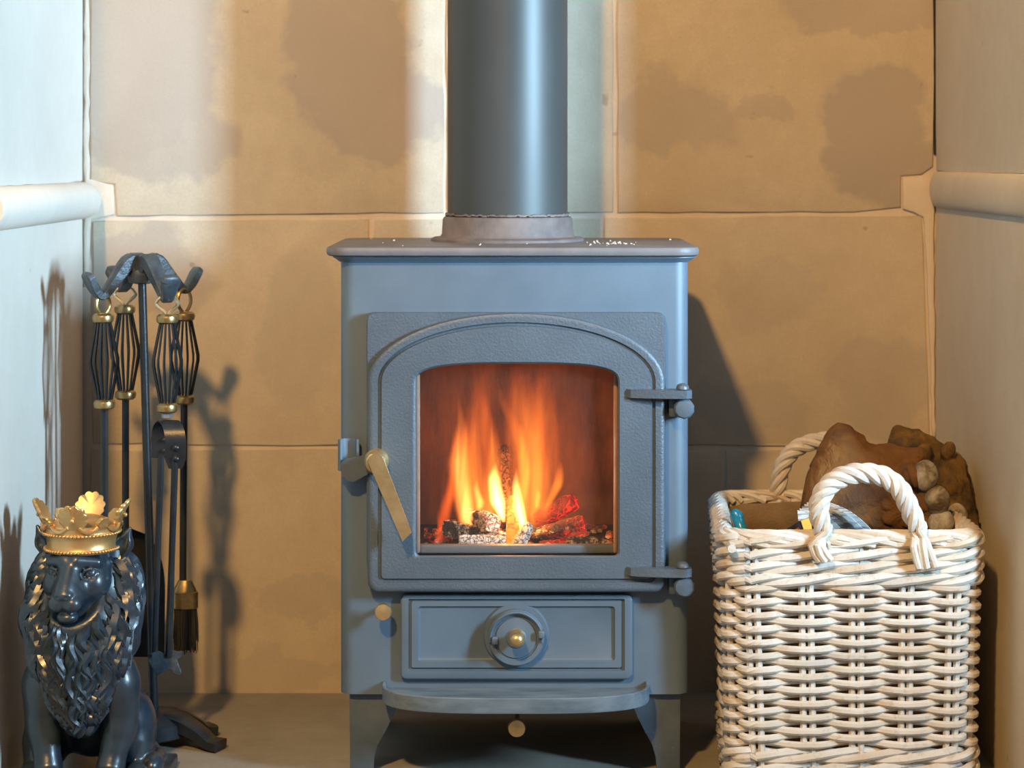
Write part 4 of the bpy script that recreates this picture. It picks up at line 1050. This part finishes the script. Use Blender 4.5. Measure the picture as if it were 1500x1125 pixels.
# liner and floor
xl, xr, y0, y1 = bplan(.30)
bm = bmesh.new(); loops = []
for z, o in ((.02, .012), (.27, .010), (.288, .0105), (.292, .013), (.286, .016), (.262, .0155), (.255, .0135), (.02, .016)):
    lp = []
    for i in range(NST):
        for j in (0, .5):
            p = stake_pos(i, z).lerp(stake_pos(i+1, z), j); n = outward(i, z).lerp(outward(i+1, z), j).normalized()
            lp.append(p-n*(o+.002*math.sin(i*2.1+j)*(z > .2))+Vector((0, 0, .003*math.sin(i*1.3+j*2)*(z > .2))))
    loops.append(lp)
loft(bm, loops, False, True); tag(obj('liner', bm, M['liner'], basket), 'brown jute cloth lining')
bm = bmesh.new(); loops = [[tuple(stake_pos(i, .01)) for i in range(NST)], [tuple(stake_pos(i, .018)) for i in range(NST)]]; loft(bm, loops, True, True); obj('basket_base', bm, M['cane'], basket)
# handles: four strands twisted round an arch, splayed at the feet
def handle(arch_px, yy, feetL, feetR, R=.0070, r=.0056, turns=3.3, strands=4):
    pts = catmull([P(a, b, yy+c_) for a, b, c_ in arch_px], 8); n = len(pts)
    for q in range(strands):
        out = []; nrm = Vector((0, -1, 0))
        for i, p in enumerate(pts):
            t = (pts[min(i+1, n-1)]-pts[max(i-1, 0)]).normalized(); s_n = nrm-t*nrm.dot(t); s_n.normalize(); b_n = t.cross(s_n)
            ph = 2*pi*q/strands+2*pi*turns*i/n; out.append(p+(s_n*math.cos(ph)+b_n*math.sin(ph))*R)
        a = [P(x_, y_, yy+d_) for x_, y_, d_ in feetL[q]] if feetL else []; b = [P(x_, y_, yy+d_) for x_, y_, d_ in feetR[q]] if feetR else []
        full = catmull(a[::-1]+out+b, 2); bm = bmesh.new()
        m_ = len(full); rad = [r*(.72+.28*min(1, min(i, m_-1-i)/14)) for i in range(m_)]
        tube(bm, full, rad, 8); obj('handle_strand', bm, M['cane'], basket)
yy = BD-.006
handle([(1206, 778, .004), (1199, 745, .0), (1210, 716, 0), (1232, 699, 0), (1264, 693, 0), (1296, 699, 0), (1318, 717, 0), (1331, 742, 0), (1345, 775, .004)], yy,
       [[(1188, 800, -.004), (1200, 822, -.003)], [(1197, 800, -.007), (1209, 822, -.005)], [(1205, 802, -.006), (1217, 820, -.005)], [(1212, 795, .006), (1212, 812, .012)]],
       [[(1347, 800, -.004), (1350, 833, -.003)], [(1338, 802, -.006), (1346, 832, -.004)], [(1352, 798, -.006), (1358, 832, -.005)], [(1358, 795, -.003), (1371, 830, -.003)]])
yb3 = BD+.325
handle([(1140, 735, 0), (1140, 712, 0), (1146, 684, 0), (1160, 662, 0), (1182, 650, 0), (1212, 645, 0), (1245, 652, 0), (1268, 675, 0), (1280, 705, 0), (1282, 735, 0)], yb3,
       [[(1133, 745, 0), (1131, 760, .0)], [(1139, 745, -.004), (1139, 762, -.004)], [(1146, 745, -.004), (1150, 762, -.004)], [(1140, 745, .006), (1140, 760, .008)]],
       [[(1278, 745, 0), (1274, 760, 0)], [(1283, 745, -.004), (1283, 762, -.004)], [(1288, 745, -.004), (1292, 762, -.004)], [(1283, 745, .006), (1283, 760, .008)]], R=.0066, r=.0052, turns=3.2)

# ============================================================ things in the basket
def sdf_glove(name, label, lo, hi, h, build, mat_, extra=None):
    s = SDF(lo, hi, h); build(s); me = s.mesh(name)
    n = len(me.vertices); a = np.empty(n*3, np.float32); me.vertices.foreach_get('co', a); a = a.reshape(-1, 3)
    for i in range(n):      # soft creases
        v = Vector(a[i].tolist()); d = mnoise.noise(v*22)*.005-abs(mnoise.noise(v*48))*.006+mnoise.noise(v*110)*.0012; a[i] += np.array((d, d*.6, d))
    me.vertices.foreach_set('co', a.ravel()); o = link_mesh(name, me, mat_, None, angle=80)
    base_origin(o); return tag(o, label, 'glove')
px_ = KS
def q3(a, b, y): return tuple(P(a, b, y))
def g1(s):
    k = .012
    s.ell(q3(1262, 740, .09), (.075, .045, .062), k); s.ell(q3(1243, 685, .10), (.036, .032, .046), .02); s.ell(q3(1222, 760, .09), (.040, .036, .050), .015)
    s.ell(q3(1295, 700, .085), (.036, .036, .040), .02); s.ell(q3(1318, 740, .075), (.030, .034, .045), .015)
    s.cone(q3(1232, 645, .11), q3(1215, 700, .10), .020, .026, .015)
    # fingers seen end on
    for a, b, c, d, r in ((1322, 700, 1345, 694, .0165), (1330, 735, 1362, 734, .0175), (1330, 768, 1368, 768, .0165)):
        s.cone(q3(a, b, .07), q3(c, d, .035), r*1.05, r, .005)
    s.cone(q3(1300, 790, .07), q3(1345, 800, .05), .018, .014, .008)
    s.cone(q3(1305, 665, .09), q3(1345, 668, .07), .015, .012, .012)
lo, hi = (X(1160, .2), -.01, Z(840, .1)), (X(1410, .05), .17, Z(600, .1))
glove1 = sdf_glove('leather_glove', 'tan suede gauntlet with wide cuff lying in the front of the wicker basket', lo, hi, .0022, g1, M['leather'])
def patch(parent, pos, r, R=None):
    s = SDF([p-max(r)*1.5 for p in pos], [p+max(r)*1.5 for p in pos], .0014); s.ell(pos, r, .002)
    # stitched slit between the two worn leather halves
    s.cone((pos[0]+r[0]*.1, pos[1]-r[1], pos[2]+r[2]*1.0), (pos[0]+r[0]*.25, pos[1]-r[1]*1.1, pos[2]-r[2]*1.0), .0016, .0016, .001, 'sub')
    tag(link_mesh('worn_fingertip', s.mesh('worn_fingertip'), M['worn'], parent, angle=80), 'grey worn fingertip')
patch(glove1, q3(1356, 697, .026), (.0150, .013, .0195)); patch(glove1, q3(1373, 733, .022), (.0155, .014, .0180)); patch(glove1, q3(1379, 767, .022), (.0165, .013, .0185))
def g2(s):
    s.ell(q3(1345, 700, .155), (.056, .035, .050), .012); s.ell(q3(1385, 720, .145), (.034, .034, .050), .015); s.ell(q3(1335, 660, .16), (.030, .026, .028), .015)
    s.cone(q3(1314, 632, .165), q3(1330, 670, .16), .007, .020, .012); s.cone(q3(1322, 640, .165), q3(1368, 664, .16), .009, .016, .012)
    s.cone(q3(1390, 690, .13), q3(1404, 740, .10), .020, .018, .01); s.cone(q3(1405, 735, .12), q3(1416, 770, .10), .017, .014, .01)
    s.cone(q3(1375, 690, .12), q3(1392, 715, .10), .016, .016, .006); s.ell(q3(1388, 760, .12), (.035, .03, .035), .01)
    for i in range(9):
        a = random.uniform(1340, 1410); b = random.uniform(660, 740); s.ell(q3(a, b, .115), (.008, .008, .010), .008)
lo, hi = (X(1290, .2), .04, Z(840, .15)), (X(1445, .15), .215, Z(605, .15))
glove2 = sdf_glove('leather_glove', 'dirtier crumpled leather glove behind, against the right wall', lo, hi, .0022, g2, M['leather2'])
patch(glove2, q3(1402, 758, .072), (.0130, .012, .0180))
# folded newspaper
news = thing('newspaper', 'folded newspaper sticking up behind the front handle of the wicker basket', 'newspaper', P(1230, 790, -.02))
for k_ in range(7):
    bm = bmesh.new(); yy = -.040+.0055*k_; loops = []
    A0 = [(1168+k_*3.4, 748-k_*3.0), (1184+k_*4.6, 754-k_*3.1), (1204+k_*7, 768-k_*3.0), (1220+k_*9.5, 786-k_*1.5), (1228+k_*10, 802)]
    top = catmull([P(a, b, yy+.004*math.sin(k_+j)) for j, (a, b) in enumerate(A0)], 4)
    for p in top:
        d = Vector((.006, .008, -.050)); loops.append([p, p+Vector((.0004, .0020, .0003)), p+d*.5+Vector((0, .006, 0)), p+d+Vector((0, .002, 0)), p+d+Vector((0, -.0005, 0)), p+d*.5+Vector((0, .002, 0))])
    loft(bm, loops, True, True); obj('sheet', bm, M['paper'], news, angle=50)
mag = thing('magazine', 'black glossy magazine with a yellow corner tucked in beside the newspaper', 'magazine', P(1160, 790, -.01))
def slab(name, pts, y0, th, m, parent):
    bm = bmesh.new(); ngon_plate(bm, [(X(a, y0), Z(b, y0)) for a, b in pts][::-1], y0, y0+th, .0004, 1); return obj(name, bm, m, parent, smooth=False)
slab('cover', [(1128, 792), (1172, 764), (1198, 755), (1205, 830), (1120, 830)], -.048, .006, M['black_card'], mag)
slab('yellow_corner', [(1173, 763), (1188, 758), (1190, 785), (1179, 782)], -.0495, .0015, M['yellow'], mag)
slab('red_strip', [(1158, 779), (1170, 773), (1175, 781), (1164, 787)], -.0494, .0012, M['red_card'], mag)
s = SDF(q3(1060, 820, -.03), (X(1110, .05), .04, Z(735, 0)), .0012)
s.chain([q3(1077, 752, .0), q3(1080, 756, -.0), q3(1086, 775, -.005), q3(1090, 800, -.01)], [.0055, .0068, .0068, .008], .003)
w = link_mesh('plastic_wrapper', s.mesh('plastic_wrapper'), M['blue'], None, angle=80); base_origin(w); tag(w, 'bright blue plastic wrapper poking over the left rim of the wicker basket', 'wrapper')
# ============================================================ crowned lion statue
LX, LY = X(115, -.10), -.075
lion = thing('lion_statue', 'blue-black sitting lion statue wearing a gold crown, at the left wall', 'statue', (LX, LY, 0))
KL = (CD-.10)/F
def rotz(p, c, a):
    x, y = p[0]-c[0], p[1]-c[1]; return (c[0]+x*math.cos(a)-y*math.sin(a), c[1]+x*math.sin(a)+y*math.cos(a), p[2])
HC = (LX-.0015, LY+.0, .262); YAW = -.13
def hp(dx, dy, z): return rotz((HC[0]+dx, HC[1]+dy, z), HC, YAW)
Rz = [[math.cos(YAW), -math.sin(YAW), 0], [math.sin(YAW), math.cos(YAW), 0], [0, 0, 1]]
def lp(dx, dy, z): return (LX+dx, LY+dy, z)
sd = SDF((LX-.092, LY-.095, 0), (LX+.100, LY+.125, .33), .00105)
M['lion'].node_tree.nodes['Principled BSDF'].inputs['Specular IOR Level'].default_value = .9
# trunk
sd.cone(lp(0, .012, .160), lp(0, .075, .075), .046, .050, .02); sd.ell(lp(0, -.002, .135), (.043, .034, .055), .02)
sd.ell(lp(0, .015, .215), (.050, .040, .060), .02)
for sx in (-1, 1):
    sd.ell(lp(sx*.044, -.006, .128), (.024, .028, .040), .012)                      # shoulder
    sd.chain([lp(sx*.044, -.010, .130), lp(sx*.044, -.006, .082), lp(sx*.036, -.020, .036), lp(sx*.034, -.026, .024)], [.0225, .0185, .0150, .0150], .008)
    sd.cone(lp(sx*.052, -.006, .10), lp(sx*.050, -.004, .066), .012, .010, .010)     # elbow muscle
    sd.ell(lp(sx*.035, -.040, .026), (.0185, .026, .013), .006)
    for t_ in (-1.5, -.5, .5, 1.5): sd.ell(lp(sx*.035+t_*.0082, -.060, .0235), (.0050, .0085, .0080), .0015)
    # haunch, hind foot
    sd.ell(lp(sx*.050, .052, .062), (.028, .044, .048), .012); sd.cone(lp(sx*.058, .030, .050), lp(sx*.060, .020, .026), .018, .013, .010)
    sd.ell(lp(sx*.061, .004, .024), (.0145, .026, .011), .006)
    for t_ in (-1, 0, 1): sd.ell(lp(sx*.061+t_*.0082, -.018, .022), (.0046, .0075, .0068), .0015)
# tail round the right side
sd.chain([lp(.03, .105, .030), lp(.065, .095, .028), lp(.080, .060, .028), lp(.080, .030, .030)], [.010, .009, .0085, .009], .004)
sd.ell(lp(.080, .020, .030), (.012, .022, .013), .004)
# neck under the mane
sd.cone(lp(0, .010, .19), lp(-.001, .004, .25), .046, .036, .015)
# head
sd.ell(hp(0, .001, .264), (.0375, .0375, .038), .008, R=Rz)
sd.cone(hp(0, -.020, .254), hp(0, -.046, .240), .0270, .0190, .012)                   # muzzle
sd.cone(hp(0, -.034, .276), hp(0, -.061, .2455), .0125, .0090, .010)                  # nose bridge
sd.ell(hp(0, -.006, .283), (.030, .028, .020), .01, R=Rz)
for sx in (-1, 1):
    sd.ell(hp(sx*.024, -.018, .250), (.0150, .0200, .0190), .009, R=Rz)               # cheek
    sd.cone(hp(sx*.008, -.040, .2795), hp(sx*.028, -.028, .2760), .0062, .0055, .006)  # brow
    sd.ell(hp(sx*.0088, -.0585, .2335), (.0105, .0105, .0098), .0035, R=Rz)           # whisker pad
sd.ell(hp(0, -.0655, .2440), (.0105, .0065, .0058), .002, R=Rz)                       # nose leather
sd.ell(hp(0, -.049, .2165), (.0125, .0120, .0075), .004, R=Rz)                        # chin
sd.cone(hp(0, -.0700, .2380), hp(0, -.0690, .2260), .0012, .0010, .0015, 'sub')       # philtrum
for sx in (-1, 1):
    sd.ell(hp(sx*.0060, -.0712, .2425), (.0026, .0026, .0018), .001, 'sub', R=Rz)     # nostril
    sd.chain([hp(0, -.0690, .2255), hp(sx*.008, -.0660, .2225), hp(sx*.017, -.0540, .2265)], [.0014, .0014, .0010], .0015, 'sub')
    sd.ell(hp(sx*.0215, -.0405, .2645), (.0090, .0085, .0062), .004, 'sub', R=Rz)     # socket
    sd.chain([hp(sx*.0125, -.0440, .2590), hp(sx*.009, -.0510, .2545)], [.0020, .0010], .002, 'sub')   # tear line
    sd.ell(hp(sx*.0210, -.0315, .2640), (.0072, .0068, .0062), .0006, R=Rz)           # eyeball
    sd.chain([hp(sx*.0125, -.0395, .2610), hp(sx*.0170, -.0395, .2685), hp(sx*.0230, -.0365, .2700), hp(sx*.0295, -.0300, .2655)], [.0012, .0017, .0017, .0012], .0012)  # upper lid
    sd.chain([hp(sx*.0125, -.0400, .2600), hp(sx*.0180, -.0390, .2585), hp(sx*.0240, -.0360, .2590), hp(sx*.0295, -.0300, .2640)], [.0009, .0012, .0012, .0009], .0010)  # lower lid
    c = hp(sx*.0208, -.0385, .2645); sd.ell(c, (.0020, .0016, .0021), .0004, 'sub')
    # ear
    sd.chain([hp(sx*.036, .012, .276), hp(sx*.048, .010, .292), hp(sx*.0560, .008, .310)], [.0140, .0115, .0022], .003)
    sd.chain([hp(sx*.043, -.002, .280), hp(sx*.0500, -.001, .293), hp(sx*.0550, .002, .304)], [.0080, .0070, .0015], .002, 'sub')
link_mesh('body', sd.mesh('body'), M['lion'], lion, angle=80)
bm = bmesh.new(); box(bm, LX-.075, LX+.093, LY-.075, LY+.125, 0, .015, .003, 2); obj('plinth', bm, M['lion'], lion)

# mane: a soft volume with carved wavy locks laid over it like shingles
MP = [((0, .014, .238), (.064, .042, .055)), ((-.002, -.004, .205), (.065, .050, .048)), ((0, -.016, .165), (.055, .044, .050)), ((.002, -.022, .128), (.036, .034, .040)), ((.004, -.034, .100), (.014, .018, .022)), ((0, .030, .200), (.060, .044, .070))]
def mane_d(p):
    d = np.full(len(p), 1.0)
    for c, r in MP:
        q = p-np.array([LX+c[0], LY+c[1], c[2]]); r = np.array(r); k0 = np.linalg.norm(q/r, axis=1); k1 = np.linalg.norm(q/r**2, axis=1)+1e-9
        e = k0*(k0-1)/k1; k = .014; h = np.clip(.5+.5*(d-e)/k, 0, 1); d = d*(1-h)+e*h-k*h*(1-h)
    return d
def mane_g(p):
    e = 5e-4; g = np.stack([mane_d(p+np.eye(3)[i]*e)-mane_d(p-np.eye(3)[i]*e) for i in range(3)], 1); return g/(np.linalg.norm(g, axis=1, keepdims=True)+1e-9)
sm = SDF((LX-.085, LY-.075, .06), (LX+.085, LY+.10, .32), .002)
for c, r in MP: sm.ell(lp(*c), tuple(v-.0035 for v in r), .014)
# keep the face clear
fc = hp(0, -.055, .252); sm.ell(fc, (.040, .048, .044), .008, 'sub', R=Rz)
mane = link_mesh('mane', sm.mesh('mane'), M['lion'], lion, angle=80)
r0 = np.random.default_rng(11)
cand = []
face_c = np.array([hp(0, 0, .255)[0], 0, .255])
while len(cand) < 620:
    u_ = r0.normal(size=3); u_ /= np.linalg.norm(u_); p = np.array([LX, LY, .19])+u_*np.array([.08, .07, .13])
    p = p[None]
    for _ in range(6): p = p-mane_g(p)*mane_d(p)[:, None]*.9
    p = p[0]
    if p[2] > .295 or p[2] < .092: continue
    fx, fz = p[0]-face_c[0], p[2]-.250
    if p[1] < LY+.002 and (fx/.037)**2+(fz/.043)**2 < 1: continue
    if p[1] > LY+.055 and r0.random() < .55: continue
    md = .0068 if p[1] < LY+.02 else .0095
    if any(np.linalg.norm(p-c) < md for c in cand[-620:]): 
        if r0.random() < .985: continue
    cand.append(p)
    if len(cand) > 560: break
seeds = np.array(cand)
# hair near the face on top so the order runs from the outside in
NS = 15; pos = seeds.copy(); nn = len(seeds)
length = np.where(seeds[:, 2] < .15, .042, .060)*r0.uniform(.75, 1.25, nn); phs = r0.uniform(0, 2*pi, nn); wav = r0.uniform(.45, .95, nn)
tracks = [pos.copy()]; grads = [mane_g(pos)]
for k_ in range(NS-1):
    g = mane_g(pos); s = k_/(NS-1)
    rad = np.stack([pos[:, 0]-face_c[0], np.zeros(nn), pos[:, 2]-.262], 1); rn = np.linalg.norm(rad, axis=1, keepdims=True); rad = rad/(rn+1e-6)
    w = np.clip(1.15-(rn[:, 0]-.035)/.050, 0, 1)*np.clip((pos[:, 2]-.15)/.06, 0, 1)*(pos[:, 1] < LY+.04)
    down = np.tile(np.array([0, 0, -1.0]), (nn, 1))
    low = np.clip((.20-pos[:, 2])/.06, 0, 1); tgt = np.array([LX+.003, LY-.02, .08])-pos; tgt /= np.linalg.norm(tgt, axis=1, keepdims=True)
    down = down*(1-low*.45)[:, None]+tgt*(low*.45)[:, None]
    d = rad*w[:, None]*.85+down*(1-w*.62)[:, None]; d -= g*np.sum(d*g, 1)[:, None]; d /= np.linalg.norm(d, axis=1, keepdims=True)+1e-9
    side_ = np.cross(g, d); d = d+side_*(wav*np.sin(phs+s*2*pi*1.15))[:, None]; d /= np.linalg.norm(d, axis=1, keepdims=True)
    pos = pos+d*(length/(NS-1))[:, None]; g2_ = mane_g(pos); pos = pos-g2_*mane_d(pos)[:, None]
    tracks.append(pos.copy()); grads.append(g2_)
T = np.stack(tracks, 1); G = np.stack(grads, 1)
fcv = np.array(fc)
bm = bmesh.new()
for i in range(nn):
    rmax = .0054*r0.uniform(.75, 1.25); lift = r0.uniform(.0005, .0042); curl = r0.uniform(.0, .0045)
    pts = []; rads = []
    for k_ in range(NS):
        s = k_/(NS-1); n = G[i, k_]
        pts.append(Vector((T[i, k_]+n*(-.0018+lift*min(1, s*2.2)+curl*s*s)).tolist()))
        rads.append(rmax*max(.05, (min(1, s/.22)**.8)*(1-max(0, (s-.45)/.55))**.75))
    prof = [(1.0, 0.0), (.45, .55), (0, 1.0), (-.3, .8), (-.5, 0), (-.3, -.8), (0, -1.0), (.45, -.55)]
    loops = []
    for k_ in range(NS):
        t = (pts[min(k_+1, NS-1)]-pts[max(k_-1, 0)]).normalized(); up_ = Vector(G[i, k_].tolist()); up_ = (up_-t*up_.dot(t)).normalized(); b_ = t.cross(up_)
        loops.append([pts[k_]+up_*(a*rads[k_]*.95)+b_*(c_*rads[k_]*.95) for a, c_ in prof])
    loft(bm, loops, True, True)
tag(obj('mane_locks', bm, M['lion'], mane, angle=40), 'deeply carved wavy locks of the mane', kind='stuff')
# small carved beard tuft lines under the chin
# crown
KZ = .2875; cxn, cyn = LX-.0005, LY-.002
def ring_r(z): return .0405+.0035*((z-KZ)/.026)
crown = None
bm = bmesh.new()
tilt = Matrix.Rotation(math.radians(3), 3, 'X')
lathe(bm, [(.037, KZ-.002), (.0405, KZ-.002), (.0420, KZ+.001), (.0400, KZ+.004), (.0405, KZ+.012), (.0415, KZ+.017), (.0440, KZ+.020), (.0430, KZ+.023), (.0445, KZ+.028), (.0415, KZ+.030), (.0380, KZ+.024)], (cxn, cyn, 0), seg=72, cap=False)
crown = tag(obj('crown', bm, M['gold'], lion, angle=50), 'gold crown with leaf points and beaded bands')
bm = bmesh.new(); lathe(bm, [(.0400, KZ+.020), (.036, KZ+.028), (.028, KZ+.035), (.016, KZ+.0385), (.0004, KZ+.040)], (cxn, cyn, 0), seg=48, cap=False); obj('crown_cap', bm, M['gold'], crown)
for zz, rr in ((KZ+.0010, .0424), (KZ+.0200, .0444)):
    bm = bmesh.new(); nb = 64
    for i in range(nb):
        a = 2*pi*i/nb; bmesh.ops.create_icosphere(bm, subdivisions=2, radius=.0021, matrix=Matrix.Translation((cxn+rr*math.cos(a), cyn+rr*math.sin(a), zz)))
    tag(obj('bead_row', bm, M['gold'], crown), kind='stuff')
def leaf(ang, big):
    """oak-like lobed leaf standing out from the band, curling outwards"""
    a0 = math.radians(ang); er = Vector((math.cos(a0), math.sin(a0), 0)); et = Vector((-math.sin(a0), math.cos(a0), 0))
    hgt, wid = (.034, .0165) if big else (.017, .0085)
    nseg = 40 if big else 24; outl = []
    lob = 5.5 if big else 3.0
    for i in range(nseg+1):
        t = i/nseg; th = -pi*.5-.35+(2*pi-.0)*0+ (pi+.7)*0
        ang_ = -.62*pi/1+ (1.24*pi+pi*.0)*t    # sweep round the leaf from foot to foot
        rr = 1+.15*abs(math.sin(ang_*lob))-.05
        outl.append((wid*math.sin(ang_)*rr, hgt*.52+hgt*.46*math.cos(ang_)*rr))
    outl = [(-wid*.42, 0)]+outl+[(wid*.42, 0)]
    base = Vector((cxn, cyn, KZ+.026))+er*.0428
    def place(u_, v, off):
        s = v/hgt; lean = .30*v+.20*v*s*.6; bow = -(u_*u_)/.09
        return base+et*u_+er*(lean+bow+off)+Vector((0, 0, v*.93))
    f0 = [place(u_, v, 0) for u_, v in outl]; mid = [place(u_*.82, hgt*.5+(v-hgt*.5)*.84, .0022) for u_, v in outl]; bk = [place(u_, v, -.0028) for u_, v in outl]
    bm = bmesh.new(); cen = bm.verts.new(place(0, hgt*.5, .0004))
    rows = loft(bm, [bk, f0, mid]); n = len(outl)
    for i in range(n): bm.faces.new((rows[2][i], rows[2][(i+1) % n], cen))
    cb = bm.verts.new(place(0, hgt*.5, -.0028))
    for i in range(n): bm.faces.new((rows[0][(i+1) % n], rows[0][i], cb))
    if big: bmesh.ops.create_icosphere(bm, subdivisions=2, radius=.0030, matrix=Matrix.Translation(place(0, hgt*.42, .003)))
    obj('crown_leaf', bm, M['gold'], crown, angle=60)
for i in range(8): leaf(-92+45*i, i % 2 == 0)
for i in range(8): 
    a = math.radians(-92+22.5+45*i); bm = bmesh.new(); pts = []
    for t in np.linspace(-1, 1, 9):
        aa = a+t*.24; pts.append((cxn+.0455*math.cos(aa), cyn+.0455*math.sin(aa), KZ+.0305-.006*(1-t*t)))
    tube(bm, pts, .0022, 7); obj('crown_scroll', bm, M['gold'], crown)
